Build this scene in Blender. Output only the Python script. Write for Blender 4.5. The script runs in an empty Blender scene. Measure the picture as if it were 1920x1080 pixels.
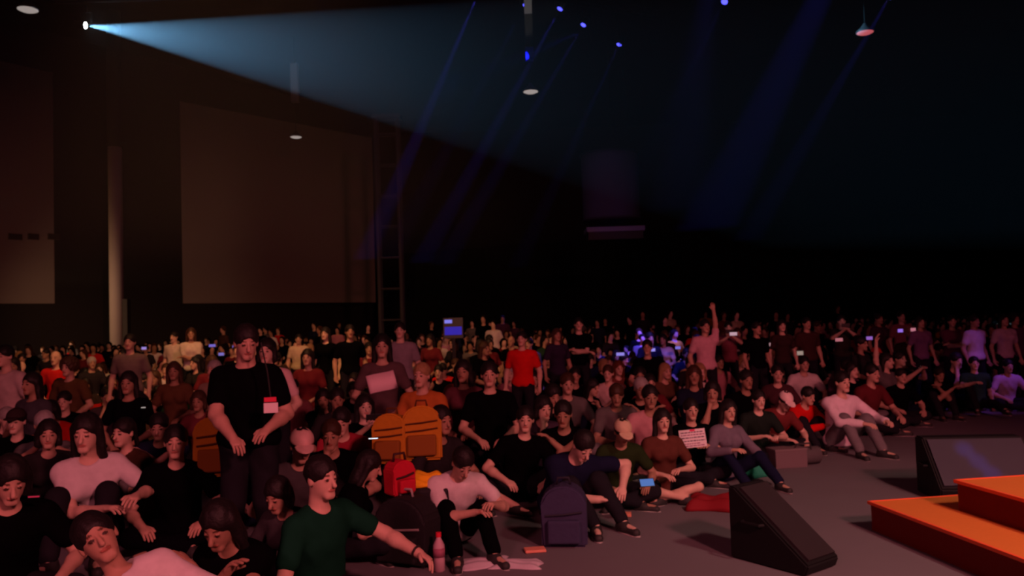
import bpy, bmesh, math, random
import numpy as np
from mathutils import Matrix, Vector
rnd = random.Random(7)
sc = bpy.context.scene
COL = sc.collection
R = math.radians

# ------------------------------------------------------------------ camera
F = 1507.0
PITCH = math.degrees(math.atan(60 / F)); ROLL = -1.8
CAM = Vector((0, 0, 1.65))
CM = Matrix.Rotation(R(90 + PITCH), 3, 'X') @ Matrix.Rotation(R(ROLL), 3, 'Z')
cd = bpy.data.cameras.new('camera'); cam = bpy.data.objects.new('camera', cd); COL.objects.link(cam)
cd.sensor_width = 36; cd.lens = F / 1920 * 36; cd.clip_end = 300; cd.clip_start = .05
cam.matrix_world = Matrix.Translation(CAM) @ CM.to_4x4()
sc.camera = cam
cd.dof.use_dof = True; cd.dof.focus_distance = 1.6; cd.dof.aperture_fstop = 7.5

def ray(px, py): return CM @ Vector(((px - 960) / F, (540 - py) / F, -1))
def at(px, py, z):            # point at height z seen at a place of the photo
    d = ray(px, py); return CAM + d * ((z - CAM.z) / d.z)
def atd(px, py, y):           # point at distance y
    d = ray(px, py); return CAM + d * (y / d.y)
def proj(p):
    q = CM.transposed() @ (Vector(p) - CAM)
    return (960 + F * q.x / -q.z, 540 - F * q.y / -q.z)

# ------------------------------------------------------------------ world, exposure
w = bpy.data.worlds.new('world'); sc.world = w; w.use_nodes = True
w.node_tree.nodes['Background'].inputs[0].default_value = (.5, .3, .35, 1)
w.node_tree.nodes['Background'].inputs[1].default_value = .004
sc.view_settings.view_transform = 'Standard'; sc.view_settings.look = 'None'
sc.view_settings.exposure = 0; sc.view_settings.gamma = 1; sc.view_settings.use_curve_mapping = False
sc.cycles.use_denoising = True
sc.cycles.max_bounces = 4; sc.cycles.diffuse_bounces = 2; sc.cycles.glossy_bounces = 2; sc.cycles.volume_bounces = 0
sc.cycles.volume_max_steps = 128

# ------------------------------------------------------------------ lights
def light(kind, name, loc, target, color, power, size=.5, spot=60, blend=.3):
    l = bpy.data.lights.new(name, kind); o = bpy.data.objects.new(name, l); COL.objects.link(o)
    l.color = color; l.energy = power
    if kind == 'SPOT': l.spot_size = R(spot); l.spot_blend = blend; l.shadow_soft_size = size
    elif kind == 'AREA': l.size = size
    else: l.shadow_soft_size = size
    o.location = loc
    o.rotation_euler = (Vector(target) - Vector(loc)).to_track_quat('-Z', 'Y').to_euler()
    return o
# stage wash behind the camera
light('SPOT', 'stage_wash_light', (4.5, -3.5, 5.5), (-1.0, 9, 0), (1, .22, .24), 2700, .4, 70, .6)
light('SPOT', 'stage_wash_light', (-3.5, -2.5, 5.0), (-2.5, 8, 0), (1, .20, .26), 700, .5, 80, .6)
light('SPOT', 'stage_wash_light', (6.5, -1.5, 5.5), (6, 13, 0), (1, .15, .22), 480, .5, 50, .7)
# light that falls on the steps and the floor by them
light('SPOT', 'step_light', (4.6, 1.2, 5.2), (3.3, 5.2, 0), (1, .52, .43), 760, .25, 60, .9)
# warm work light over the left back of the hall
light('SPOT', 'warm_hall_light', (-3.5, 8.5, 9), (-5.5, 19, 0), (1, .42, .16), 2600, .4, 70, .7)
light('SPOT', 'warm_hall_light', (-27, 25, 2.6), (-20.5, 35, 1.0), (1, .53, .20), 1300, .5, 100, 1)
light('SPOT', 'warm_hall_light', (-18, 27, 2.3), (-15.5, 41, 1.5), (1, .55, .33), 420, .5, 90, 1)

# ------------------------------------------------------------------ materials
MATS = {}
def mat(name, color=(.5, .5, .5), rough=.8, metal=0, emit=None, es=1, spec=.3, noise=0, scale=20, bump=0, stripes=None):
    if name in MATS: return MATS[name]
    m = bpy.data.materials.new(name); m.use_nodes = True; nt = m.node_tree; n = nt.nodes; L = nt.links
    b = n['Principled BSDF']
    b.inputs['Base Color'].default_value = (*color, 1); b.inputs['Roughness'].default_value = rough
    b.inputs['Metallic'].default_value = metal; b.inputs['Specular IOR Level'].default_value = spec
    if noise or bump:
        tc = n.new('ShaderNodeTexCoord'); nz = n.new('ShaderNodeTexNoise'); nz.inputs['Scale'].default_value = scale
        nz.inputs['Detail'].default_value = 5
        L.new(tc.outputs['Object'], nz.inputs['Vector'])
        if noise:
            r = n.new('ShaderNodeMapRange'); r.inputs['To Min'].default_value = 1 - noise; r.inputs['To Max'].default_value = 1 + noise
            mx = n.new('ShaderNodeMixRGB'); mx.blend_type = 'MULTIPLY'; mx.inputs[0].default_value = 1
            mx.inputs[1].default_value = (*color, 1)
            L.new(nz.outputs['Fac'], r.inputs['Value']); L.new(r.outputs['Result'], mx.inputs[2]); L.new(mx.outputs[0], b.inputs['Base Color'])
        if bump:
            bp = n.new('ShaderNodeBump'); bp.inputs['Strength'].default_value = bump; bp.inputs['Distance'].default_value = .01
            L.new(nz.outputs['Fac'], bp.inputs['Height']); L.new(bp.outputs[0], b.inputs['Normal'])
    if emit:
        b.inputs['Emission Color'].default_value = (*emit, 1); b.inputs['Emission Strength'].default_value = es
    MATS[name] = m; return m
def objcol_mat(name, rough, tint=False, noise=.15, scale=30, bump=.3, sheen=0):
    """takes its colour from the object, with a fine procedural variation"""
    m = bpy.data.materials.new(name); m.use_nodes = True; nt = m.node_tree; n = nt.nodes; L = nt.links
    b = n['Principled BSDF']; b.inputs['Roughness'].default_value = rough; b.inputs['Specular IOR Level'].default_value = .02 if 'cloth' in name else .25
    oi = n.new('ShaderNodeObjectInfo'); tc = n.new('ShaderNodeTexCoord'); nz = n.new('ShaderNodeTexNoise')
    nz.inputs['Scale'].default_value = scale; nz.inputs['Detail'].default_value = 4
    L.new(tc.outputs['Object'], nz.inputs['Vector'])
    r = n.new('ShaderNodeMapRange'); r.inputs['To Min'].default_value = 1 - noise; r.inputs['To Max'].default_value = 1 + noise
    L.new(nz.outputs['Fac'], r.inputs['Value'])
    mx = n.new('ShaderNodeMixRGB'); mx.blend_type = 'MULTIPLY'; mx.inputs[0].default_value = 1
    L.new(oi.outputs['Color'], mx.inputs[1]); L.new(r.outputs['Result'], mx.inputs[2]); out = mx.outputs[0]
    if tint:
        at_ = n.new('ShaderNodeAttribute'); at_.attribute_name = 'tint'
        m2 = n.new('ShaderNodeMixRGB'); m2.blend_type = 'MULTIPLY'; m2.inputs[0].default_value = 1
        L.new(out, m2.inputs[1]); L.new(at_.outputs['Color'], m2.inputs[2]); out = m2.outputs[0]
    L.new(out, b.inputs['Base Color'])
    bp = n.new('ShaderNodeBump'); bp.inputs['Strength'].default_value = bump; bp.inputs['Distance'].default_value = .005
    L.new(nz.outputs['Fac'], bp.inputs['Height']); L.new(bp.outputs[0], b.inputs['Normal'])
    MATS[name] = m; return m
SKIN = objcol_mat('skin', .55, True, .08, 25, .1)
CLOTH = objcol_mat('cloth', .95, False, .18, 18, .5)
HAIRM = objcol_mat('hair', .55, False, .3, 60, .8)
SHOEM = objcol_mat('shoe_leather', .6, False, .15, 30, .2)
CROWDM = objcol_mat('crowd_cloth', .8, True, .1, 20, .2)

# ------------------------------------------------------------------ object helpers
def tag(o, label=None, cat=None, group=None, kind=None):
    if label: o['label'] = label
    if cat: o['category'] = cat
    if group: o['group'] = group
    if kind: o['kind'] = kind
    return o
def empty(name, loc=(0, 0, 0), rz=0, parent=None):
    o = bpy.data.objects.new(name, None); COL.objects.link(o); o.location = loc; o.rotation_euler = (0, 0, rz)
    o.empty_display_size = .1
    if parent: o.parent = parent
    return o
def link(name, me, m=None, parent=None, loc=None, color=None):
    o = bpy.data.objects.new(name, me); COL.objects.link(o)
    if m is not None and not me.materials: me.materials.append(m)
    if parent: o.parent = parent
    if loc is not None: o.location = loc
    if color: o.color = (*color, 1)
    return o
def B(): return bmesh.new()
def fin(bm, name, m, parent=None, loc=None, smooth=False, color=None, rot=None):
    me = bpy.data.meshes.new(name); bmesh.ops.recalc_face_normals(bm, faces=bm.faces)
    bm.to_mesh(me); bm.free()
    if smooth: me.polygons.foreach_set('use_smooth', [True] * len(me.polygons))
    o = link(name, me, m, parent, loc, color)
    if rot: o.rotation_euler = rot
    return o
def box(bm, lo, hi, bev=0, M=None):
    lo, hi = Vector(lo), Vector(hi)
    r = bmesh.ops.create_cube(bm, size=1)
    for v in r['verts']: v.co = Vector(((v.co.x + .5) * (hi.x - lo.x) + lo.x, (v.co.y + .5) * (hi.y - lo.y) + lo.y, (v.co.z + .5) * (hi.z - lo.z) + lo.z))
    vs = r['verts']
    if bev:
        es = list({e for v in vs for e in v.link_edges})
        rb = bmesh.ops.bevel(bm, geom=es, offset=bev, segments=3, affect='EDGES', profile=.6)
        vs = list({v for f in rb['faces'] for v in f.verts} | {v for v in vs if v.is_valid})
    if M is not None: bmesh.ops.transform(bm, matrix=M, verts=vs)
def tube(bm, pts, rad, seg=8, cap=True):
    pts = [Vector(p) for p in pts]
    if not hasattr(rad, '__len__'): rad = [rad] * len(pts)
    rings = []
    up = Vector((0, 0, 1))
    d0 = (pts[1] - pts[0]).normalized()
    s = d0.cross(up if abs(d0.z) < .9 else Vector((1, 0, 0))).normalized()
    for i, p in enumerate(pts):
        d = (pts[min(i + 1, len(pts) - 1)] - pts[max(i - 1, 0)]).normalized()
        s = (s - d * s.dot(d)).normalized(); t = d.cross(s)
        rings.append([bm.verts.new(p + (s * math.cos(a) + t * math.sin(a)) * rad[i]) for a in [2 * math.pi * k / seg for k in range(seg)]])
    for a, b in zip(rings, rings[1:]):
        for k in range(seg): bm.faces.new((a[k], a[(k + 1) % seg], b[(k + 1) % seg], b[k]))
    if cap: bm.faces.new(rings[0][::-1]); bm.faces.new(rings[-1])
def lathe(bm, prof, seg=24, M=None):
    rings = []
    for r, z in prof: rings.append([bm.verts.new((r * math.cos(2 * math.pi * k / seg), r * math.sin(2 * math.pi * k / seg), z)) for k in range(seg)])
    for a, b in zip(rings, rings[1:]):
        for k in range(seg): bm.faces.new((a[k], a[(k + 1) % seg], b[(k + 1) % seg], b[k]))
    bm.faces.new(rings[0][::-1]); bm.faces.new(rings[-1])
    if M is not None: bmesh.ops.transform(bm, matrix=M, verts=[v for r in rings for v in r])
def prism(bm, poly, axis_pts):        # poly: list of 3d points, extruded by a vector
    a = [bm.verts.new(p) for p in poly]; b = [bm.verts.new(Vector(p) + Vector(axis_pts)) for p in poly]
    n = len(a); bm.faces.new(a); bm.faces.new(b[::-1])
    for i in range(n): bm.faces.new((a[i], b[i], b[(i + 1) % n], a[(i + 1) % n]))

# ------------------------------------------------------------------ the hall
M_floor = mat('hall_floor_vinyl', (.165, .162, .178), .7, noise=.15, scale=.9, bump=.05, spec=.25)
M_wall = mat('tan_wall_panel', (.42, .34, .27), .85, noise=.06, scale=.4)
M_black = mat('black_drape', (.006, .006, .007), .95, noise=.2, scale=3)
M_ceil = mat('dark_ceiling', (.012, .012, .013), .95)
def struct(bm, name, m):
    return tag(fin(bm, name, m), kind='structure')
bm = B(); box(bm, (-40, -8, -.2), (34, 62, 0)); struct(bm, 'floor', M_floor)
bm = B(); box(bm, (-40, -8, 15), (34, 62, 15.2))
struct(bm, 'ceiling', M_ceil)
# left wall: tan panels above a black base, running away to the right
def wallseg(bm, p, q, z0, z1, t=.3):
    p, q = Vector((*p, 0)), Vector((*q, 0)); d = (q - p).normalized(); n = Vector((-d.y, d.x, 0)) * t
    prism(bm, [p + Vector((0, 0, z0)), q + Vector((0, 0, z0)), q + Vector((0, 0, z1)), p + Vector((0, 0, z1))], n)
bm = B(); wallseg(bm, (-33.5, 15), (-20.0, 35.1), 3, 13.2, .4)
wallseg(bm, (-18.2, 38.2), (-8.4, 49.4), 3, 13.2, .4)
struct(bm, 'wall_left', M_wall)
bm = B(); wallseg(bm, (-34.6, 14.5), (-8.9, 50.9), 0, 15, .5)
wallseg(bm, (-20.1, 35.3), (-18.3, 38.1), 0, 15, .3)
struct(bm, 'wall_left_backing', mat('dark_brown_wall', (.035, .028, .024), .9))
# row of small dark vents on the tan wall
root = empty('wall_vent_row', at(60, 444, 1.65 + .001) if False else (0, 0, 0))
bpy.data.objects.remove(root)
dwl = (Vector((-20.0, 35.1, 0)) - Vector((-33.5, 15, 0))).normalized(); nwl = Vector((dwl.y, -dwl.x, 0))
def on_wall(px, py):
    d = ray(px, py); p0 = Vector((-20.0, 35.1, 0)); t = (p0 - CAM).dot(nwl) / d.dot(nwl); return CAM + d * t
for i, (px, wd) in enumerate([(28, .55), (62, .45), (100, .5)]):
    c = on_wall(px, 444)
    e = empty('wall_vent', c + nwl * .03, math.atan2(dwl.y, dwl.x))
    tag(e, ['leftmost small dark vent on the tan wall', 'middle small dark vent on the tan wall', 'rightmost small dark vent on the tan wall, nearest the pale column'][i], 'vent', 'vents on the tan wall')
    bm = B(); box(bm, (-wd / 2, -.03, -.13), (wd / 2, .03, .13)); fin(bm, 'frame', mat('vent_frame', (.1, .07, .05), .6), e)
    bm = B()
    for k in range(5): box(bm, (-wd / 2 + .03, -.055, -.1 + k * .045), (wd / 2 - .03, -.03, -.08 + k * .045))
    fin(bm, 'louvre', mat('vent_louvre', (.03, .02, .015), .6), e)
# black drapes: far wall and right side
def drape(name, pts, z1, amp=.12):
    bm = B(); prev = None
    for (a, b) in zip(pts, pts[1:]):
        a, b = Vector((*a, 0)), Vector((*b, 0)); L_ = (b - a).length; d = (b - a) / L_; n = Vector((-d.y, d.x, 0)); N = int(L_ / .22)
        for k in range(N + 1):
            p = a + d * (L_ * k / N) + n * (amp * math.sin(k * 1.9) + .05 * math.sin(k * .7))
            cur = (bm.verts.new(p), bm.verts.new((p.x, p.y, z1)))
            if prev: bm.faces.new((prev[0], cur[0], cur[1], prev[1]))
            prev = cur
    o = fin(bm, name, M_black, smooth=True); sm = o.modifiers.new('s', 'SOLIDIFY'); sm.thickness = .03
    return tag(o, kind='structure')
drape('wall_back', [(-9.0, 53.5), (12, 43), (33, 33)], 6.2)
bm = B(); wallseg(bm, (-10, 56), (33.5, 56), 0, 15); wallseg(bm, (33.5, 56), (33.5, -8), 0, 15); struct(bm, 'wall_far', mat('dark_wall', (.02, .019, .022), .95))
bm = B(); wallseg(bm, (33.5, -8), (-39, -8), 0, 15); wallseg(bm, (-39, -8), (-34.6, 14.5), 0, 15); struct(bm, 'wall_behind', mat('dark_wall'))

# pale round column in front of the left wall
cx = (atd(219, 600, 33)).x
col = empty('round_column', (cx, 33, 0)); tag(col, 'tall pale round column in front of the tan wall at the left', 'column')
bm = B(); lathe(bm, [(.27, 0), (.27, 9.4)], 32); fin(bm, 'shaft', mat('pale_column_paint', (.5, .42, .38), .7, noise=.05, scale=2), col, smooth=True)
bm = B(); lathe(bm, [(.275, 9.4), (.275, 15)], 32); fin(bm, 'upper_shaft', mat('dark_column_paint', (.05, .045, .042), .8), col, smooth=True)['label'] = 'dark upper part of the column'  # shade over the upper shaft put into a darker colour
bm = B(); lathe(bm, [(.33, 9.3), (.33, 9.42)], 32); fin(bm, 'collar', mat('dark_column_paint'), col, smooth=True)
bm = B(); box(bm, (.3, -.15, 0), (.5, .15, 3.0)); fin(bm, 'service_duct', mat('dark_column_paint'), col)

# lattice truss tower
tx = atd(735, 600, 31).x
tr = empty('truss_tower', (tx, 31, 0)); tag(tr, 'dim grey lattice truss tower standing at the back of the crowd', 'truss')
M_tr = mat('dull_aluminium', (.07, .07, .075), .8)
for sx in (-1, 1):
    bm = B()
    for sy in (-1, 1): tube(bm, [(sx * .42, sy * .2, 0), (sx * .42, sy * .2, 9.6)], .075, 12)
    for k in range(16): tube(bm, [(sx * .42, -.2, .3 + k * .6), (sx * .42, .2, .6 + k * .6)], .03, 6)
    fin(bm, 'upright', M_tr, tr, smooth=False)
for k in range(8):
    bm = B(); z = .6 + k * 1.2
    for sy in (-1, 1): tube(bm, [(-.42, sy * .2, z), (.42, sy * .2, z)], .035, 8)
    fin(bm, 'rung', M_tr, tr)
bm = B(); box(bm, (-.6, -.4, 0), (.6, .4, .06), .01); fin(bm, 'base_plate', M_tr, tr)
bm = B(); box(bm, (-.55, -.35, 9.6), (.55, .35, 9.75), .01); fin(bm, 'top_plate', M_tr, tr)

# pendant lamps under the ceiling
M_shade = mat('lamp_shade_metal', (.18, .17, .17), .5, .4); M_lens = mat('lamp_lens', (.8, .75, .72), .3, emit=(1, .86, .8), es=.32)
M_lens2 = mat('lamp_lens_red', (.8, .4, .4), .3, emit=(1, .18, .2), es=.45); M_rod = mat('lamp_rod', (.03, .03, .03), .7)
for (px, py, d, posts, lab, lens) in [
    (52, 18, 21, [], 'round pendant lamp high in the top left corner', M_lens),
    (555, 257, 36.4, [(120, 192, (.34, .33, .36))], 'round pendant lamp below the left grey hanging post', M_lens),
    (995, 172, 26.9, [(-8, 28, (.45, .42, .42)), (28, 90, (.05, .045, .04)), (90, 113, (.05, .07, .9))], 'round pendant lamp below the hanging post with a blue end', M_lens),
    (1622, 61, 24.9, [], 'small reddish pendant lamp high at the right', M_lens2),
    (272, 312, 41.8, [], 'faint distant pendant lamp before the tan wall right of the column', M_lens)]:
    c = atd(px, py, d); e = empty('pendant_lamp', c); tag(e, lab, 'lamp', 'pendant lamps under the hall ceiling')
    s = .8 if px != 272 else .55
    bm = B(); lathe(bm, [(.33 * s, 0), (.34 * s, .03), (.3 * s, .09 * s), (.17 * s, .2 * s), (.09 * s, .3 * s), (.06 * s, .36 * s)], 24); fin(bm, 'shade', M_shade, e, smooth=True)
    bm = B(); lathe(bm, [(.05 * s, -.05), (.22 * s, -.04), (.31 * s, -.005), (.31 * s, .0)], 24); fin(bm, 'lens', lens, e, smooth=True)
    bm = B(); tube(bm, [(0, 0, .3 * s), (0, 0, 14.99 - c.z)], .012, 6); fin(bm, 'rod', M_rod, e)
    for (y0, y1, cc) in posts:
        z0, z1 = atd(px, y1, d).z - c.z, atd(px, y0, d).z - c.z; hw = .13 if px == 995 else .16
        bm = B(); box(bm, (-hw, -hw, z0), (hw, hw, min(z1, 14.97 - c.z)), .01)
        fin(bm, 'post_section', mat('post_%d_%d' % (px, y1), cc, .6), e)  # lit, unlit and blue-lit stretches of the posts put into their colours

# white fabric drum and the box under it, hung on the far side
dx = atd(1145, 360, 28)
e = empty('hanging_drum', (dx.x, 28, 5.0)); tag(e, 'large dim purple-lit cylinder drum hung over the back of the crowd', 'hanging drum')
z0, z1 = atd(1145, 412, 28).z - 5, atd(1145, 292, 28).z - 5
bm = B(); lathe(bm, [(.98, z0), (1.0, z0 + .05), (1.0, z1 - .05), (.98, z1)], 40); fin(bm, 'fabric', mat('drum_fabric', (.07, .065, .10), .9, noise=.08, scale=2), e, smooth=True)
bm = B(); tube(bm, [(1.02 * math.cos(a), 1.02 * math.sin(a), z1 + .02) for a in [2 * math.pi * k / 40 for k in range(41)]], .03, 6, False)
fin(bm, 'hoop', mat('drum_hoop', (.04, .035, .05), .7), e); bm = B()
tube(bm, [(1.02 * math.cos(a), 1.02 * math.sin(a), z0 - .02) for a in [2 * math.pi * k / 40 for k in range(41)]], .03, 6, False)
fin(bm, 'hoop', mat('drum_hoop', (.04, .035, .05), .7), e)
for a in (.5, 2.6, 4.7):
    bm = B(); tube(bm, [(math.cos(a), math.sin(a), z1), (0.3 * math.cos(a), .3 * math.sin(a), 10)], .012, 6); fin(bm, 'cable', M_rod, e)
e = empty('hanging_case', (dx.x + .05, 27.9, 5.0)); tag(e, 'flat box with a pale top rim hung just under the dim drum', 'hanging case')
za, zb = atd(1145, 452, 28).z - 5, atd(1145, 430, 28).z - 5
bm = B(); box(bm, (-.95, -.5, za), (.95, .5, zb - .12), .02); fin(bm, 'case', mat('case_dark', (.03, .03, .04), .6), e)
bm = B(); box(bm, (-1.0, -.55, zb - .14), (1.0, .55, zb + .03), .02); fin(bm, 'rim', mat('case_rim', (.22, .22, .34), .6), e)['label'] = 'pale top rim'
for s in (-1, 1):
    bm = B(); tube(bm, [(s * .7, 0, zb), (s * .7, 0, z0 - .05)], .015, 6); fin(bm, 'cable', M_rod, e)
light('SPOT', 'post_light', (1.6, 20, 9.5), (0.62, 26.9, 12.1), (1, .95, .9), 220, .1, 14, .4)  # unseen lamps added to brighten the hanging posts, one of them blue
light('SPOT', 'post_light', (-7, 30, 10), (-9.6, 36.4, 13.4), (.7, .8, 1), 160, .1, 16, .4)
light('SPOT', 'post_light', (1.9, 20.5, 9.0), (0.60, 26.9, 10.55), (.06, .08, 1), 9000, .03, 3.2, .3)
light('SPOT', 'purple_back_light', (1.5, 20, 7.5), (dx.x + .2, 28, 5.7), (.5, .34, 1), 75, .1, 26, .6)

# spotlights on a truss, their beams show in the haze
def fixture(loc, target, label, lenscol, es, s=1.0, name='spotlight'):
    e = empty(name, loc); tag(e, label, 'spotlight', 'spotlights under the hall ceiling')
    q = (Vector(target) - Vector(loc)).to_track_quat('-Z', 'Y').to_matrix().to_4x4()
    bm = B(); lathe(bm, [(.06 * s, .42 * s), (.13 * s, .4 * s), (.15 * s, .25 * s), (.13 * s, .12 * s), (.16 * s, .04 * s), (.16 * s, .012 * s)], 20, q); fin(bm, 'head', mat('spot_body', (.02, .02, .022), .5), e, smooth=True)
    bm = B(); lathe(bm, [(.10 * s, .0), (.12 * s, .018 * s)], 20, q); fin(bm, 'lens', mat('spot_lens_%s' % (lenscol,), (.2, .2, .2), .2, emit=lenscol, es=es), e)
    bm = B(); tube(bm, [(-.2 * s, 0, .1 * s), (-.2 * s, 0, .45 * s), (.2 * s, 0, .45 * s), (.2 * s, 0, .1 * s)], .02 * s, 6); tube(bm, [(0, 0, .45 * s), (0, 0, .7 * s)], .03, 6); fin(bm, 'yoke', mat('spot_body'), e)
    return e
def bar(a, b, name, label):
    a, b = Vector(a), Vector(b); bm = B(); off = [Vector((0, .2, 0)), Vector((0, -.2, 0)), Vector((0, 0, .35))]
    for o in off: tube(bm, [a + o, b + o], .03, 6)
    N = max(2, int((b - a).length / .8))
    for k in range(N):
        p, q = a.lerp(b, k / N), a.lerp(b, (k + 1) / N)
        tube(bm, [p + off[0], q + off[1]], .015, 5); tube(bm, [p + off[1], q + off[2]], .015, 5); tube(bm, [p + off[2], q + off[0]], .015, 5)
    root = tag(fin(bm, name, mat('black_truss', (.02, .02, .02), .6)), label, 'truss')
    bm = B()
    for t in (.1, .5, .9): p = a.lerp(b, t); tube(bm, [p + off[2], (p.x, p.y, 14.99)], .012, 5)
    fin(bm, 'cable', M_rod, root)
P0 = atd(163, 48, 22.3)
T0 = atd(1500, 225, 23.5)
dirv = (T0 - P0).normalized()
fixture(P0 - dirv * .03, T0, 'blazing white spotlight at the top left throwing a pale blue beam', (.8, .95, 1), 40, .8)
l0 = light('SPOT', 'white_beam', P0 + dirv * .06, T0, (.24, .62, 1.0), 26000, .03, 22.5, .12)
bar((P0.x - 5, P0.y, P0.z + .75), (P0.x + 3, P0.y, P0.z + .75), 'lighting_bar', 'black lighting truss carrying the white spotlight at top left')
blues = [((897, -12), (800, 215), 26, 4.5, 45000), ((985, 12), (905, 160), 27, 4.5, 30000), ((1049, 18), (925, 245), 28, 4.5, 45000),
         ((1093, 48), (1010, 190), 30, 4.5, 30000), ((1160, 85), (1080, 260), 32, 4.5, 20000),
         ((1358, 4), (1330, 60), 25, 4, 9000), ((1668, -5), (1560, 180), 24, 5, 30000), ((1700, -340), (1225, 640), 14, 10, 36001)]
labs = ['blue spotlight above the frame, leftmost of the blue row', 'dim blue spotlight just left of the blue-ended hanging post', 'bright blue spotlight just right of the blue-ended hanging post',
        'dim blue spotlight, fourth from the left of the blue row', 'faintest blue spotlight at the right end of the blue row', 'small blue spotlight alone at top centre right',
        'narrow blue spotlight above the reddish lamp', 'blue spotlight throwing the widest blue beam down to the crowd']
for (p, q, d, cone, pw), lb in zip(blues, labs):
    a = atd(*p, d); b = atd(*q, d + (-1 if q[1] < 600 else 6.0)); dv = (b - a).normalized()
    fixture(a - dv * .02, b, lb, (.08, .08, 1), (2.5 if pw in (45000, 9000) else .35) if pw != 36001 else 6, .9)
    light('SPOT', 'blue_beam', a + dv * .08, b, (.09, .07, 1.0), pw, .04, cone, .5)
bar(Vector(atd(880, -30, 26)) + Vector((-1, 0, .3)), Vector(atd(1190, 60, 32)) + Vector((1, 0, .55)), 'lighting_bar', 'black lighting truss carrying the row of blue spotlights')
# purple and blue pools of light on the crowd
light('SPOT', 'purple_crowd_light', (9.5, 8.5, 7.5), (7.6, 12.5, 1.15), (.42, .12, 1), 900, .15, 13, .8)
light('SPOT', 'blue_crowd_light', (3.4, 12.5, 7.5), (2.9, 16.5, .9), (.12, .10, 1), 4200, .15, 18, .8)
light('SPOT', 'blue_crowd_light', (-4, 17, 9), (-2.4, 24, 1), (.3, .2, 1), 200, .15, 20, .8)
# haze in the air of the upper hall
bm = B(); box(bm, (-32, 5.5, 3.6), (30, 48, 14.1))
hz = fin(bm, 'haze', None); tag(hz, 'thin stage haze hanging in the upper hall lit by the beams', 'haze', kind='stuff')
m = bpy.data.materials.new('haze'); m.use_nodes = True; n = m.node_tree.nodes; n.remove(n['Principled BSDF'])
v = n.new('ShaderNodeVolumeScatter');  v.inputs['Anisotropy'].default_value = .0; v.inputs['Color'].default_value = (.9, .93, 1, 1)
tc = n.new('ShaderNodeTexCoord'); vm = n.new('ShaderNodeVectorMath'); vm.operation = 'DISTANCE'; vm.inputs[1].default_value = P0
mr = n.new('ShaderNodeMapRange'); mr.inputs['From Min'].default_value = 0; mr.inputs['From Max'].default_value = 17; mr.inputs['To Min'].default_value = 1; mr.inputs['To Max'].default_value = 0  # haze made thicker near the white spotlight to steepen the beam's falloff
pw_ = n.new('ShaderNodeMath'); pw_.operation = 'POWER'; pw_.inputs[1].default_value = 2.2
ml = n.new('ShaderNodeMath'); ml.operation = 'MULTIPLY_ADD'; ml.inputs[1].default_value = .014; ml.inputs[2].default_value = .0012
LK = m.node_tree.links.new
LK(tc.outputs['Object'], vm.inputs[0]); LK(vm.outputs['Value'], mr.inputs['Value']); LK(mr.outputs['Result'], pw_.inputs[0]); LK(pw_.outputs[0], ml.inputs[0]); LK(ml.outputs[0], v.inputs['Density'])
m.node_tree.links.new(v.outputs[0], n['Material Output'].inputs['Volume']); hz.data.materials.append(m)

# ------------------------------------------------------------------ orange stage steps
st = empty('stage_steps', (2.61, 6.08, 0), R(8.5)); tag(st, 'bright orange two-tier stage steps at the lower right', 'steps')
M_or = mat('orange_carpet', (.74, .24, .045), .8, noise=.06, scale=40, bump=.15); M_ri = mat('orange_riser', (.16, .006, .003), .8, noise=.05); M_no = mat('orange_nosing', (.95, .14, .05), .5)  # riser shade put into a dark red, bright edge line into the nosing colour
for i, (x0, y1, z0, z1) in enumerate([(0, 0, 0, .21), (.42, -.40, .21, .42)]):
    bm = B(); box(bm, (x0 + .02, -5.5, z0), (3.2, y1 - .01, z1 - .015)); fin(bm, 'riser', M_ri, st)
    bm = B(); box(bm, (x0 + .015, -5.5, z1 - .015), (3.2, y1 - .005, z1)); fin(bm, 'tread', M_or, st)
    bm = B(); box(bm, (x0, -5.5, z1 - .02), (x0 + .022, y1, z1 + .004), .003); box(bm, (x0, y1 - .012, z1 - .02), (3.2, y1 + .006, z1 + .004), .003); fin(bm, 'nosing', M_no, st)
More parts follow.
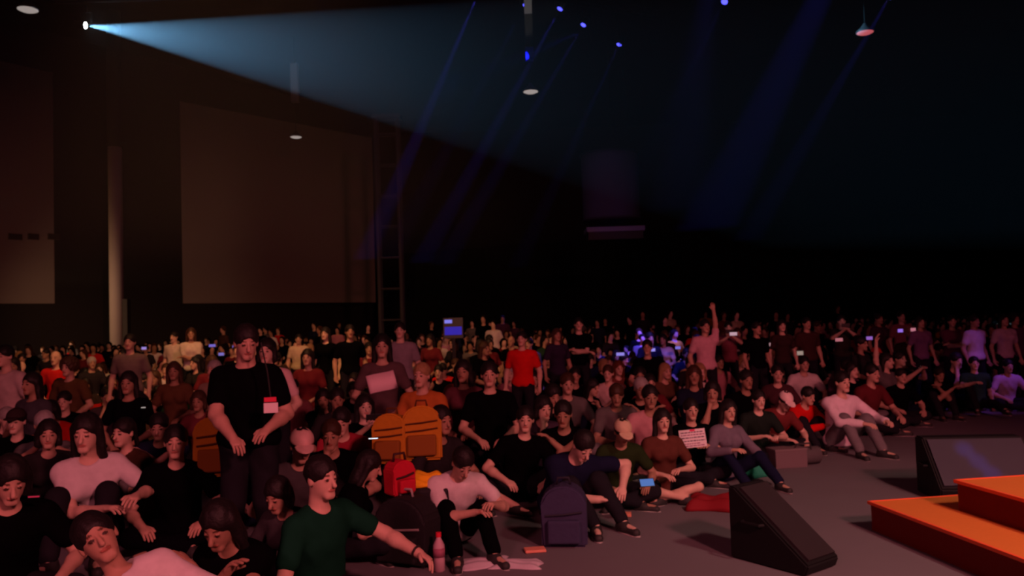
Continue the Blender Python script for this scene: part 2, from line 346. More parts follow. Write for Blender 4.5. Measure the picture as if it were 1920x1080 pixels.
# ------------------------------------------------------------------ wedge stage monitors
M_cab = mat('monitor_black_paint', (.004, .004, .005), .7, noise=.2, scale=60, bump=.2); M_gr = mat('monitor_grille', (.035, .03, .034), .5, .3, bump=.6, scale=400)
def wedge(loc, rz, W, D, H, label, front=.12, gm=M_gr, top=.16):
    # profile in local y-z (grille slope faces -y), width along x
    e = empty('stage_monitor', loc, rz); tag(e, label, 'speaker', 'wedge stage monitors on the floor')
    pr = [(0, 0), (0, H), (-top, H), (-D, front), (-D + .03, 0)]
    bm = B(); prism(bm, [(-W / 2, y, z) for y, z in pr], (W, 0, 0))
    bmesh.ops.bevel(bm, geom=bm.edges[:], offset=.012, segments=2, affect='EDGES'); fin(bm, 'cabinet', M_cab, e)
    a, b = Vector((0, -top, H)), Vector((0, -D, front)); dv = (b - a).normalized(); nn = Vector((0, dv.z, -dv.y)) * -1
    if nn.y > 0: nn = -nn
    bm = B(); prism(bm, [a + dv * .03 + Vector((-W / 2 + .03, 0, 0)), b - dv * .03 + Vector((-W / 2 + .03, 0, 0)), b - dv * .03 + nn * .02 + Vector((-W / 2 + .03, 0, 0)), a + dv * .03 + nn * .02 + Vector((-W / 2 + .03, 0, 0))], (W - .06, 0, 0)); fin(bm, 'grille', gm, e)
    for s in (-1, 1):
        bm = B(); tube(bm, [(s * (W / 2 + .0), -.12, H * .55), (s * (W / 2 + .03), -.13, H * .55), (s * (W / 2 + .03), -.27, H * .55), (s * (W / 2), -.28, H * .55)], .012, 8); fin(bm, 'handle', M_cab, e)
    bm = B(); lathe(bm, [(.03, 0), (.03, .006)], 16, Matrix.Translation((W * .3, .0, .12)) @ Matrix.Rotation(R(-90), 4, 'X')); fin(bm, 'socket', mat('socket_metal', (.3, .3, .3), .4, .8), e)
    return e
wedge((1.42 + .17 * .81, 5.51 + .17 * .59, 0), R(36), .34, .60, .48, 'black wedge stage monitor at the bottom edge, seen from its dark side', top=.05, front=.07)
wedge((4.0, 7.25, 0), R(-6), .84, .52, .50, 'black wedge stage monitor behind the orange steps with a blue sheen', gm=mat('monitor_grille_glossy', (.05, .05, .07), .35, 0, bump=.3, scale=300))
for q in ((3.86, 7.0, .40), (3.92, 6.92, .29), (3.98, 6.84, .18)): light('SPOT', 'blue_monitor_light', (4.0, 4.6, 4.6), q, (.14, .16, 1), 330, .02, 2.3, .9)  # narrow unseen lamps added in a row to draw the blue sheen

# ------------------------------------------------------------------ figures: smooth bodies from distance fields
A = lambda *p: np.array(p, float)
def nrm(v): return v / max(1e-9, np.linalg.norm(v))
def rotx(a): c, s = math.cos(a), math.sin(a); return np.array([[1, 0, 0], [0, c, -s], [0, s, c]])
def roty(a): c, s = math.cos(a), math.sin(a); return np.array([[c, 0, s], [0, 1, 0], [-s, 0, c]])
def rotz(a): c, s = math.cos(a), math.sin(a); return np.array([[c, -s, 0], [s, c, 0], [0, 0, 1]])
I3 = np.eye(3)
def axis(lo, hi, h, fine=None, hf=None):
    xs = [lo]
    while xs[-1] < hi:
        x = xs[-1]; xs.append(x + (hf if fine and fine[0] - h < x < fine[1] else h))
    return np.array(xs)
def field(prims, h, fine=None, hf=None, cuts=()):
    lo = np.full(3, 9.); hi = -lo
    for p in prims:
        if p[0] == 'c': pts = [p[1] - p[3], p[1] + p[3], p[2] - p[4], p[2] + p[4]]
        elif p[0] == 'e': r = max(p[3]); pts = [p[1] - r, p[1] + r]
        if p[-1] < 0: continue
        for q in pts: lo = np.minimum(lo, q); hi = np.maximum(hi, q)
    lo -= 2.2 * h; hi += 2.2 * h
    ax = [axis(lo[i], hi[i], h, fine and (fine[0][i], fine[1][i]), hf) for i in range(3)]
    Fd = np.full([len(a) for a in ax], .3, np.float32)
    for p in prims:
        k = abs(p[-1])
        if p[0] == 'c': r = max(p[3], p[4]); l, u = np.minimum(p[1], p[2]) - r, np.maximum(p[1], p[2]) + r
        else: r = max(p[3]); l, u = p[1] - r, p[1] + r
        mg = k + 2 * h
        s = [slice(max(0, np.searchsorted(ax[i], l[i] - mg) - 1), np.searchsorted(ax[i], u[i] + mg) + 1) for i in range(3)]
        X = ax[0][s[0]][:, None, None]; Y = ax[1][s[1]][None, :, None]; Z = ax[2][s[2]][None, None, :]
        if X.size == 0 or Y.size == 0 or Z.size == 0: continue
        if p[0] == 'c':
            a, b, ra, rb = p[1], p[2], p[3], p[4]; d = b - a; L2 = max(1e-9, d @ d)
            t = np.clip(((X - a[0]) * d[0] + (Y - a[1]) * d[1] + (Z - a[2]) * d[2]) / L2, 0, 1)
            D = np.sqrt((X - a[0] - t * d[0]) ** 2 + (Y - a[1] - t * d[1]) ** 2 + (Z - a[2] - t * d[2]) ** 2) - (ra + t * (rb - ra))
        else:
            c, Rm, r = p[1], p[2], p[3]; x, y, z = X - c[0], Y - c[1], Z - c[2]
            u = (x * Rm[0, 0] + y * Rm[1, 0] + z * Rm[2, 0]) / r[0]; v = (x * Rm[0, 1] + y * Rm[1, 1] + z * Rm[2, 1]) / r[1]; w_ = (x * Rm[0, 2] + y * Rm[1, 2] + z * Rm[2, 2]) / r[2]
            k0 = np.sqrt(u * u + v * v + w_ * w_) + 1e-6; k1 = np.sqrt((u / r[0]) ** 2 + (v / r[1]) ** 2 + (w_ / r[2]) ** 2) + 1e-6
            D = k0 * (k0 - 1) / k1
        O = Fd[s[0], s[1], s[2]]
        if p[-1] < 0:      # carve
            hh = np.clip(.5 - .5 * (O + D) / k, 0, 1); Fd[s[0], s[1], s[2]] = O * (1 - hh) + (-D) * hh + k * hh * (1 - hh)
        else:
            hh = np.clip(.5 + .5 * (D - O) / k, 0, 1); Fd[s[0], s[1], s[2]] = D * (1 - hh) + O * hh - k * hh * (1 - hh)
    X, Y, Z = ax[0][:, None, None], ax[1][None, :, None], ax[2][None, None, :]
    for (c, nn) in cuts:       # keep the side the normal points away from
        Fd = np.maximum(Fd, (X - c[0]) * nn[0] + (Y - c[1]) * nn[1] + (Z - c[2]) * nn[2])
    return Fd, ax
def wrinkle(Fd, ax, amp, f=24):
    X, Y, Z = ax[0][:, None, None], ax[1][None, :, None], ax[2][None, None, :]
    return Fd + amp * (np.sin(f * X + 9 * Z + 3 * np.sin(f * .6 * Y)) * np.sin(f * .8 * Z + 6 * X + 2 * np.sin(f * .5 * X)))
def nets(Fd, ax):
    S = Fd < 0
    a = S[:-1, :-1, :-1].astype(np.int8)
    cnt = np.zeros(a.shape, np.int8)
    cor = [(i, j, k) for i in (0, 1) for j in (0, 1) for k in (0, 1)]
    nx, ny, nz = Fd.shape
    for (i, j, k) in cor: cnt += S[i:nx - 1 + i, j:ny - 1 + j, k:nz - 1 + k]
    act = (cnt > 0) & (cnt < 8); idx = np.argwhere(act)
    if len(idx) == 0: return np.zeros((0, 3)), np.zeros((0, 4), int)
    V = {c: Fd[idx[:, 0] + c[0], idx[:, 1] + c[1], idx[:, 2] + c[2]] for c in cor}
    acc = np.zeros((len(idx), 3)); num = np.zeros(len(idx))
    for c0 in cor:
        for d in range(3):
            if c0[d]: continue
            c1 = list(c0); c1[d] = 1; c1 = tuple(c1)
            v0, v1 = V[c0], V[c1]; m_ = (v0 < 0) != (v1 < 0)
            t = np.where(m_, v0 / np.where(m_, v0 - v1, 1), 0)
            for q in range(3): acc[:, q] += np.where(m_, (t if q == d else c0[q]), 0)
            num += m_
    fr = acc / num[:, None]
    P = np.stack([ax[q][idx[:, q]] + fr[:, q] * (ax[q][idx[:, q] + 1] - ax[q][idx[:, q]]) for q in range(3)], 1)
    vid = np.full(act.shape, -1, np.int64); vid[act] = np.arange(len(idx))
    Q = []
    for d in range(3):
        e1, e2 = [(1, 2), (2, 0), (0, 1)][d]
        s0 = [slice(None)] * 3; s1 = [slice(None)] * 3; s0[d] = slice(0, -1); s1[d] = slice(1, None)
        ch = S[tuple(s0)] != S[tuple(s1)]; ii = np.argwhere(ch)
        ok = (ii[:, e1] > 0) & (ii[:, e2] > 0) & (ii[:, e1] < Fd.shape[e1] - 1) & (ii[:, e2] < Fd.shape[e2] - 1)
        ii = ii[ok]; o1 = np.zeros(3, int); o1[e1] = 1; o2 = np.zeros(3, int); o2[e2] = 1
        g = lambda z: vid[z[:, 0], z[:, 1], z[:, 2]]
        q = np.stack([g(ii - o1 - o2), g(ii - o2), g(ii), g(ii - o1)], 1)
        ins = S[ii[:, 0], ii[:, 1], ii[:, 2]]
        q[~ins] = q[~ins][:, ::-1]; Q.append(q)
    Q = np.concatenate(Q); return P, Q[(Q >= 0).all(1)]
def mesh_np(name, parts, tint=None):
    """parts: list of (verts, quads) -> one mesh"""
    vs, fs, off = [], [], 0
    for v, f in parts: vs.append(v); fs.append(f + off); off += len(v)
    v = np.concatenate(vs); f = np.concatenate(fs)
    me = bpy.data.meshes.new(name); me.vertices.add(len(v)); me.vertices.foreach_set('co', v.astype(np.float32).ravel())
    me.loops.add(f.size); me.loops.foreach_set('vertex_index', f.ravel().astype(np.int32))
    me.polygons.add(len(f)); me.polygons.foreach_set('loop_start', np.arange(0, f.size, 4, dtype=np.int32)); me.polygons.foreach_set('loop_total', np.full(len(f), 4, np.int32))
    me.polygons.foreach_set('use_smooth', np.ones(len(f), bool))
    me.update(calc_edges=True)
    if tint is not None:
        ca = me.color_attributes.new('tint', 'FLOAT_COLOR', 'POINT'); ca.data.foreach_set('color', np.concatenate([tint, np.ones((len(v), 1))], 1).astype(np.float32).ravel())
    return me
def np_tube(pts, rad, seg=7):
    pts = [np.array(p, float) for p in pts]; V = []; n = len(pts)
    d0 = nrm(pts[1] - pts[0]); s = nrm(np.cross(d0, A(0, 0, 1) if abs(d0[2]) < .9 else A(1, 0, 0)))
    for i, p in enumerate(pts):
        d = nrm(pts[min(i + 1, n - 1)] - pts[max(i - 1, 0)]); s = nrm(s - d * (s @ d)); t = np.cross(d, s)
        for k in range(seg):
            a = 2 * math.pi * k / seg; V.append(p + (s * math.cos(a) + t * math.sin(a)) * rad[i])
    Q = [(i * seg + k, i * seg + (k + 1) % seg, (i + 1) * seg + (k + 1) % seg, (i + 1) * seg + k) for i in range(n - 1) for k in range(seg)]
    return np.array(V), np.array(Q)
def ik(a, t, l1, l2, pole):
    d = t - a; L = np.linalg.norm(d)
    if L > (l1 + l2) * .995: d = d / L * (l1 + l2) * .995; L = (l1 + l2) * .995
    L = max(L, abs(l1 - l2) + .03); u = nrm(d); c = (l1 * l1 + L * L - l2 * l2) / (2 * L); hgt = math.sqrt(max(0, l1 * l1 - c * c))
    p = pole - u * (pole @ u); p = nrm(p) if np.linalg.norm(p) > 1e-5 else A(0, 0, 1)
    return a + u * c + p * hgt, a + u * L

CROSS = dict(pz=.13, lean=14, feet=((-.13, -.36, .07), (.12, -.42, .07)), kp=((1, -.35, .25), (-1, -.35, .25)), hands=((.2, -.40, .24), (-.2, -.40, .24)))
POSES = {
 'cross': CROSS,
 'cross_lap': dict(CROSS, lean=20, hands=((.05, -.36, .22), (-.04, -.38, .24)), hpitch=14),
 'chin': dict(CROSS, lean=26, hands=((.16, -.38, .24), (-.03, -.33, .60)), ep=((.8, .2, -.5), (-.5, -.1, -1))),
 'knees': dict(pz=.12, lean=12, feet=((.13, -.60, .06), (-.13, -.56, .06)), kp=((.1, -.2, 1), (-.1, -.2, 1)), hands=((.02, -.52, .36), (-.03, -.50, .32))),
 'knees_fold': dict(pz=.12, lean=24, feet=((.13, -.52, .06), (-.13, -.55, .06)), kp=((.1, -.2, 1), (-.1, -.2, 1)), hands=((-.1, -.44, .52), (.1, -.46, .50)), hpitch=6),
 'one_leg': dict(pz=.12, lean=0, feet=((.22, -.92, .07), (-.14, -.55, .06)), kp=((.1, -.1, 1), (-.2, -.2, 1)), hands=((.34, .22, .06), (-.14, -.46, .50)), ep=((.4, .8, .2), (-.7, .3, -.5))),
 'lean_back': dict(pz=.12, lean=-18, feet=((.03, -.80, .07), (-.05, -.84, .12)), kp=((.3, -.2, 1), (-.3, -.2, 1)), hands=((.30, .36, .05), (-.30, .36, .05)), ep=((.3, .8, .2), (-.3, .8, .2))),
 'kneel': dict(pz=.50, lean=8, feet=((.13, .34, .06), (-.13, .34, .06)), kp=((.05, -1, .1), (-.05, -1, .1)), hands=((.14, -.22, .52), (-.14, -.22, .52))),
 'heels': dict(pz=.27, lean=6, feet=((.12, .22, .06), (-.12, .22, .06)), kp=((.2, -1, .3), (-.2, -1, .3)), hands=((.12, -.32, .36), (-.12, -.32, .36))),
 'phone': dict(CROSS, lean=6, hands=((.06, -.44, .66), (-.06, -.44, .64)), ep=((.9, .1, -.8), (-.9, .1, -.8)), holds='phone'),
 'clap': dict(CROSS, lean=6, hands=((.035, -.34, .52), (-.035, -.36, .50))),
 'arm_up': dict(CROSS, lean=4, hands=((.20, -.38, .24), (-.30, -.12, 1.16)), ep=((.8, .2, -.5), (-1, .2, .2))),
 'hug_side': dict(CROSS, lean=8, side=9, twist=16, hands=((.34, -.10, .12), (-.06, -.36, .28)), ep=((.8, .4, -.1), (-.8, .2, -.5))),
 'stand': dict(pz=.93, lean=0, feet=((.13, 0, .08), (-.13, .03, .08)), kp=((.1, -1, 0), (-.1, -1, 0)), hands=((.27, -.05, .86), (-.27, -.07, .86)), ep=((.4, .8, 0), (-.4, .8, 0))),
 'stand_fold': dict(pz=.93, lean=2, feet=((.13, 0, .08), (-.13, .04, .08)), kp=((.1, -1, 0), (-.1, -1, 0)), hands=((-.12, -.24, 1.16), (.12, -.27, 1.12)), ep=((.9, .1, -.8), (-.9, .1, -.8))),
 'stand_phone': dict(pz=.93, lean=2, feet=((.13, 0, .08), (-.13, .04, .08)), kp=((.1, -1, 0), (-.1, -1, 0)), hands=((.05, -.40, 1.44), (-.05, -.40, 1.42)), ep=((.9, .1, -.8), (-.9, .1, -.8)), holds='phone'),
 'stand_raise': dict(pz=.93, lean=0, feet=((.13, 0, .08), (-.13, .04, .08)), kp=((.1, -1, 0), (-.1, -1, 0)), hands=((.10, -.16, 2.12), (-.26, -.08, .88)), ep=((1, .3, .3), (-.4, .8, 0))),
}
RES = {'hi': (.0145, .0062), 'mid': (.024, .0115), 'lo': (.042, None)}
def figure(P, res, w=1.0):
    """build one posed figure; returns meshes as (verts, quads, tint) and the head, hand and foot frames"""
    P = dict(POSES[P['pose']], **P) if 'pose' in P else P
    h, hf = RES[res]
    lean, side, twist = R(P.get('lean', 0)), R(P.get('side', 0)), R(P.get('twist', 0))
    Rp = roty(side) @ rotx(lean * .6); Rc = roty(side) @ rotx(lean * 1.25) @ rotz(twist)   # forward lean tips -y
    pel = A(*P.get('px', (0, 0)), P['pz']); waist = pel + Rp @ A(0, 0, .17); chest = waist + Rc @ A(0, -.005, .17); nk = chest + Rc @ A(0, .012, .165)
    Rh = rotz(R(P.get('hyaw', 0))) @ roty(R(P.get('hroll', 0)) + side * .5) @ rotx(R(P.get('hpitch', 0)) + lean * .35)
    hc = nk + (Rc @ A(0, -.02, .06)) * .7 + Rh @ A(0, -.01, .145)
    sw = .178 * (1 if w >= 1 else .9)
    thick = P.get('thick', 1.0) * (1 if w >= 1 else .9)
    sh = [chest + Rc @ A(s * sw, .0, .10) for s in (1, -1)]; hp = [pel + Rp @ A(s * .09, 0, -.01) for s in (1, -1)]
    ep = P.get('ep', ((.8, .35, -.6), (-.8, .35, -.6)))
    arms = [ik(sh[i], A(*P['hands'][i]), .29, .26, A(*ep[i])) for i in (0, 1)]
    legs = [ik(hp[i], A(*P['feet'][i]), .43, .41, A(*P['kp'][i])) for i in (0, 1)]
    T = thick
    tor = [('e', pel, Rp, A(.165 * T, .118 * T, .12), .04), ('e', waist, Rp, A(.138 * T, .10 * T, .13), .06), ('e', chest, Rc, A(.160 * T, .112 * T, .165), .06),
           ('c', sh[0] - Rc @ A(.02, 0, 0), sh[1] + Rc @ A(.02, 0, 0), .058, .058, .05), ('e', chest + Rc @ A(0, .01, .09), Rc, A(.14, .075, .075), .05)]
    if w < 1: tor += [('e', chest + Rc @ A(s * .07, -.085, .02), Rc, A(.055, .055, .06), .04) for s in (1, -1)]
    neck = [('c', nk - Rc @ A(0, 0, .02), hc + Rh @ A(0, .022, -.07), .054 * T, .050 * T, .03)]
    H = lambda x, y, z: hc + Rh @ A(x, y, z)
    head = [('e', H(0, .012, .025), Rh, A(.074, .093, .092), .02), ('e', H(0, -.018, -.04), Rh, A(.058, .070, .074), .03)]
    if res != 'lo':
        head += [('c', H(-.012, -.066, -.092), H(.012, -.066, -.092), .022, .022, .02), ('c', H(0, -.08, .012), H(0, -.107, -.030), .008, .013, .014),
                 ('e', H(.075, .012, -.008), Rh, A(.010, .020, .032), .008), ('e', H(-.075, .012, -.008), Rh, A(.010, .020, .032), .008),
                 ('e', H(.030, -.094, .004), Rh, A(.020, .016, .012), -.010), ('e', H(-.030, -.094, .004), Rh, A(.020, .016, .012), -.010)]
        if res == 'hi': head += [('e', H(s * .030, -.072, .002), Rh, A(.0135, .0135, .0125), .003) for s in (1, -1)] + [('c', H(-.018, -.087, -.058), H(.018, -.087, -.058), .006, .006, .006)]
    limbs = []
    for i in (0, 1):
        e_, wr = arms[i]; s_ = sh[i]; u = nrm(wr - e_)
        limbs += [('c', s_, e_, .050 * T, .039 * T, .035), ('c', e_, e_ + (wr - e_) * .35, .039 * T, .040 * T, .02), ('c', e_ + (wr - e_) * .3, wr, .040 * T, .026 * T, .02)]
    hands, hframes = [], []
    for i in (0, 1):
        e_, wr = arms[i]; s = 1 if i == 0 else -1
        d = nrm(wr - e_)
        bend = P.get('hdir', (None, None))[i]
        if bend is not None: d = nrm(A(*bend))
        n0 = A(*P['hn'][i]) if P.get('hn') and P['hn'][i] is not None else (A(-s * .3, -.2, -1) if abs(d[2]) < .8 else A(-s * .3, -1, 0))
        n = nrm(n0 - d * (n0 @ d)); b = np.cross(d, n); Rr = np.stack([b, n, d], 1)
        side_ = b if (b @ A(-s, -.3, .2)) > 0 else -b     # towards the thumb
        pc = wr + d * .05
        limbs += [('e', pc, Rr, A(.041, .017, .053), .014), ('c', wr - d * .01, wr + d * .02, .026 * T, .024, .01)]
        cu = P.get('curl', .55)
        if res != 'lo':
            for q, (off, ln) in enumerate([(.030, .072), (.010, .080), (-.010, .075), (-.029, .058)]):
                b0 = wr + d * (.082 - .006 * abs(q - 1)) + side_ * off; d1 = nrm(d + n * cu * (.6 + .12 * q)); d2 = nrm(d + n * cu * (2.0 + .15 * q))
                p1 = b0 + d1 * ln * .5; p2 = p1 + d2 * ln * .45
                hands.append(np_tube([b0 - d * .02, b0, p1, p2, p2 + d2 * .006], [.0092, .0095, .0088, .0075, .002], 7 if res == 'hi' else 5))
            t0 = wr + d * .022 + side_ * .026; t1 = t0 + nrm(side_ * .75 + d * .75 + n * .3) * .036; t2 = t1 + nrm(side_ * .25 + d + n * .5) * .030
            hands.append(np_tube([t0 - side_ * .012, t0, t1, t2, t2 + d * .005], [.013, .0125, .011, .009, .002], 7 if res == 'hi' else 5))
        hframes.append((wr, d, n, side_))
    lg, feet = [], []
    for i in (0, 1):
        k_, an = legs[i]; d = nrm(an - k_)
        lg += [('c', hp[i], k_, .080 * T, .054 * T, .04), ('c', k_, k_ + (an - k_) * .35, .053 * T, .050 * T, .02), ('c', k_ + (an - k_) * .3, an, .050 * T, .033, .02)]
        fd = A(*P['fd'][i]) if P.get('fd') else None
        if fd is None:
            fd = A((.25 if i == 0 else -.25), -1, 0)
            if P['pz'] > .2 and P['pz'] < .6: fd = A(0, 1, -.1)
            elif P['pz'] < .2 and an[2] < .13:
                if abs(an[0]) > .0 and k_[2] < .3: fd = nrm(A(d[0], d[1] - .6, 0))
                elif P['feet'][i][1] < -.75: fd = A(.1 if i == 0 else -.1, -.5, .9)
        fd = nrm(fd); feet.append((an, fd))
        lg += [('c', an - fd * .03 + A(0, 0, -.02), an + fd * .14 + A(0, 0, -.035 if abs(fd[2]) < .5 else 0), .034, .026, .02)]
    out = {}
    fine = ([hc[q] - .12 for q in range(3)], [hc[q] + .125 for q in range(3)]) if hf else None
    Fd, ax = field(tor + neck + limbs + lg + head, h, fine, hf)
    V, Q = nets(Fd, ax)
    allp = [(V, Q)] + hands
    V = np.concatenate([p[0] for p in allp]); tint = np.ones((len(V), 3))
    if res != 'lo':
        L = (V - hc) @ Rh; x, y, z = np.abs(L[:, 0]), L[:, 1], L[:, 2]
        eye = ((x - .030) ** 2 / .013 ** 2 + (z - .002) ** 2 / .008 ** 2 < 1) & (y < -.055); tint[eye] = (.10, .08, .08)
        brow = ((x - .032) ** 2 / .020 ** 2 + (z - .026) ** 2 / .006 ** 2 < 1) & (y < -.055); tint[brow] = (.22, .16, .14)
        lip = (L[:, 0] ** 2 / .024 ** 2 + (z + .058) ** 2 / .010 ** 2 < 1) & (y < -.06); tint[lip] = (.75, .42, .42)
    out['body'] = (allp, tint)
    # clothes
    g = .016 if res != 'lo' else .018
    def infl(pr, g, T2=1):
        return [(p[0], p[1], p[2], p[3] + g, p[4] + g, p[5]) if p[0] == 'c' else (p[0], p[1], p[2], p[3] + g, p[4]) for p in pr]
    sl = P.get('sleeve', 'short'); hc2 = h * 1.15 if res == 'hi' else h
    sp = infl([tor[0]], g + .012) + infl(tor[1:], g + .006)
    loose = P.get('loose', 0.0)
    parts_sh = []
    if sl != 'none':
        for i in (0, 1):
            e_, wr = arms[i]
            sp += [('c', sh[i], sh[i] + (e_ - sh[i]) * .60, .050 * T + .016, .045 * T + .018, .03)]
            if sl == 'long': parts_sh += [('c', sh[i] + (e_ - sh[i]) * .3, e_, .046 * T + .018, .041 * T + .018, .03), ('c', e_, e_ + (wr - e_) * .9, .041 * T + .018, .030 * T + .014, .02)]
    sp += [('e', nk + Rc @ A(0, -.03, .045), Rc, A(.075, .075, .06), -.01)]
    Fs, axs = field(sp, hc2, cuts=[(pel - Rp @ A(0, 0, .055), -(Rp @ A(0, 0, 1)))])
    Fs = wrinkle(Fs, axs, .0045)
    out['shirt'] = ([nets(Fs, axs)], None)
    if parts_sh:
        Fs, axs = field(parts_sh, hc2); out['shirt'][0].append(nets(wrinkle(Fs, axs, .004), axs))
    lo_ = P.get('legs', 'long'); tp = infl([tor[0]], g - .005)
    for i in (0, 1):
        k_, an = legs[i]
        tp += [('c', hp[i], k_ if lo_ == 'long' else hp[i] + (k_ - hp[i]) * .86, .080 * T + .016, .054 * T + (.02 if lo_ == 'long' else .032), .04)]
        if lo_ == 'long': tp += [('c', k_, an + (k_ - an) * .10, .053 * T + .02, .036 + .02, .025)]
    Fs, axs = field(tp, hc2)
    Fs = wrinkle(Fs, axs, .0045, 20)
    out['trousers'] = ([nets(Fs, axs)], None)
    zmin = min(V[:, 2].min(), out['trousers'][0][0][0][:, 2].min(), out['shirt'][0][0][0][:, 2].min(), min(a[2] - .075 for a, f in feet) if P['pz'] > .6 else 9)
    return dict(out=out, hc=hc, Rh=Rh, feet=feet, hands=hframes, z0=zmin, nk=nk)

HAIR = {}
def hair_mesh(style):
    if style in HAIR: return HAIR[style]
    h = .009
    pr = [('e', A(0, .020, .034), I3, A(.086, .101, .098), .02)]
    if style == 'long':
        pr += [('e', A(0, .070, -.10), I3, A(.088, .045, .17), .04)] + [('c', A(s * .072, .01, .03), A(s * .085, .02, -.17), .030, .026, .03) for s in (1, -1)]
    if style == 'shoulder': pr += [('e', A(0, .055, -.05), I3, A(.088, .052, .10), .04)] + [('c', A(s * .072, .0, .02), A(s * .080, .0, -.085), .028, .026, .03) for s in (1, -1)]
    if style == 'bun': pr += [('e', A(0, .095, .10), I3, A(.045, .045, .045), .015)]
    if style == 'ponytail': pr += [('c', A(0, .11, .04), A(0, .16, -.14), .030, .018, .02)]
    if style == 'curly': pr += [('e', A(0, .025, .03), I3, A(.118, .125, .125), .03)]
    pr += [('e', A(0, -.115, -.055), I3, A(.068 if style != 'curly' else .075, .085, .112), -.012)]
    low = {'long': -.30, 'shoulder': -.15, 'ponytail': -.18}.get(style, -.05)
    if style == 'short': pr += [('e', A(s * .09, -.02, -.06), I3, A(.03, .07, .06), -.01) for s in (1, -1)]
    Fd, ax = field(pr, h, cuts=[(A(0, 0, low), A(0, -.25, -1))])
    Fd = wrinkle(Fd, ax, .008 if style == 'curly' else .003, 90 if style == 'curly' else 60)
    V, Q = nets(Fd, ax); HAIR[style] = mesh_np('hair', [(V, Q)]); return HAIR[style]
def cap_mesh(style='cap'):
    if style in HAIR: return HAIR[style]
    Fd, ax = field([('e', A(0, .016, .042), I3, A(.090, .108, .090), .01)], .008, cuts=[(A(0, 0, .042), A(0, 0, -1))])
    a = nets(Fd, ax); parts = [a]
    if style == 'cap':
        Fd, ax = field([('e', A(0, -.085, .046), I3, A(.072, .105, .011), .01)], .007, cuts=[(A(0, -.075, .046), A(0, 1, 0))]); parts.append(nets(Fd, ax))
    HAIR[style] = mesh_np('cap', parts); return HAIR[style]
def shoe_mesh():
    if 'shoe' in HAIR: return HAIR['shoe']
    Fd, ax = field([('c', A(0, .045, -.045), A(0, -.15, -.05), .042, .036, .03), ('c', A(0, .03, .0), A(0, -.02, -.03), .042, .045, .03)], .011, cuts=[(A(0, 0, -.078), A(0, 0, -1)), (A(0, 0, .02), A(0, 0, 1))])
    HAIR['shoe'] = mesh_np('shoe', [nets(Fd, ax)])
    Fd, ax = field([('e', A(0, -.055, -.074), I3, A(.047, .148, .014), .01)], .009, cuts=[(A(0, 0, -.080), A(0, 0, -1))])
    HAIR['sole'] = mesh_np('sole', [nets(Fd, ax)])
    return HAIR['shoe']
def m4(Rm, t): 
    M = Matrix(Rm.tolist()).to_4x4(); M.translation = Vector(t.tolist()); return M
FIG = {}
def get_fig(P, res, w):
    key = (repr(sorted(P.items())), res, w)
    if key in FIG: return FIG[key]
    f = figure(P, res, w)
    f['me'] = {k: mesh_np(k, v[0], v[1]) for k, v in f['out'].items()}
    for k, me in f['me'].items(): me.materials.append(SKIN if k == 'body' else CLOTH)
    FIG[key] = f; return f
SKINS = [(.52, .33, .24), (.60, .40, .30), (.42, .25, .17), (.64, .44, .34), (.34, .20, .13)]
HCOL = {'black': (.010, .008, .008), 'brown': (.045, .022, .012), 'fair': (.28, .17, .08), 'grey': (.30, .28, .27), 'auburn': (.10, .025, .01)}
def place(P, res, w, px=None, py=None, root=None, dist=None, yaw=0, shirt=(.02, .02, .02), pants=(.015, .015, .02), hair='short', hcol='black', skin=None,
          cap=None, capcol=(.6, .5, .4), shoecol=(.03, .03, .03), scale=None, label=None, group=None, beard=False):
    f = get_fig(P, res, w); hc = f['hc'] - A(0, 0, f['z0']); Rz_ = rotz(R(yaw))
    s = scale or 1.0
    if root is None:
        if dist is None:
            p = at(px, py, hc[2] * s)
        else:
            p = atd(px, py, dist); s = min(1.16, max(.86, p.z / hc[2]))
        o2 = Rz_ @ (A(hc[0], hc[1], 0) * s); root = (p.x - o2[0], p.y - o2[1])
    e = empty('person', (root[0], root[1], -0.0), R(yaw)); e.scale = (s, s, s)
    tag(e, label, 'person', group)
    dz = A(0, 0, -f['z0'] + .001)
    b = link('body', f['me']['body'], None, e, color=skin or rnd.choice(SKINS)); b.location = dz
    o = link('shirt', f['me']['shirt'], None, e, color=shirt); o.location = dz
    o = link('trousers', f['me']['trousers'], None, e, color=pants); o.location = dz
    Mh = m4(f['Rh'], f['hc'] + dz)
    if hair != 'bald':
        o = link('hair', hair_mesh(hair), HAIRM, e, color=HCOL[hcol]); o.matrix_local = Mh
    if cap:
        o = link(cap, cap_mesh(cap), CLOTH, e, color=capcol); o.matrix_local = Mh
    if res != 'lo':
        for an, fd in f['feet']:
            up = A(0, 0, 1) if abs(fd[2]) < .8 else A(0, -1, 0) * (1 if fd[2] > 0 else -1)
            if abs(fd[2]) >= .5: up = A(0, .9, .5)
            if P.get('pose') in ('kneel', 'heels'): up = A(0, 0, -1)
            yv = -fd; xv = nrm(np.cross(yv, up)); zv = np.cross(xv, yv)
            o = link('shoe', shoe_mesh(), SHOEM, e, color=shoecol); o.matrix_local = m4(np.stack([xv, yv, zv], 1), an + dz)
            if res == 'hi':
                q = link('sole', HAIR['sole'], MATS['sole_rubber'], o)
    e['_s'] = s
    hands = [(Matrix.Translation(e.location) @ Matrix.Rotation(R(yaw), 4, 'Z')) @ Vector(((wr + dz) * s).tolist()) for wr, d, n, sd in f['hands']]
    dirs = [Matrix.Rotation(R(yaw), 3, 'Z') @ Vector(d.tolist()) for wr, d, n, sd in f['hands']]
    del e['_s']
    Rw = Matrix.Rotation(R(yaw), 4, 'Z')
    head = (Matrix.Translation(e.location) @ Rw) @ Vector(((f['hc'] + dz) * s).tolist())
    return dict(root=e, hands=hands, dirs=dirs, head=head, hold=dict(POSES.get(P.get('pose'), {}), **P).get('holds'), yaw=yaw, s=s)
mat('sole_rubber', (.35, .33, .32), .8)

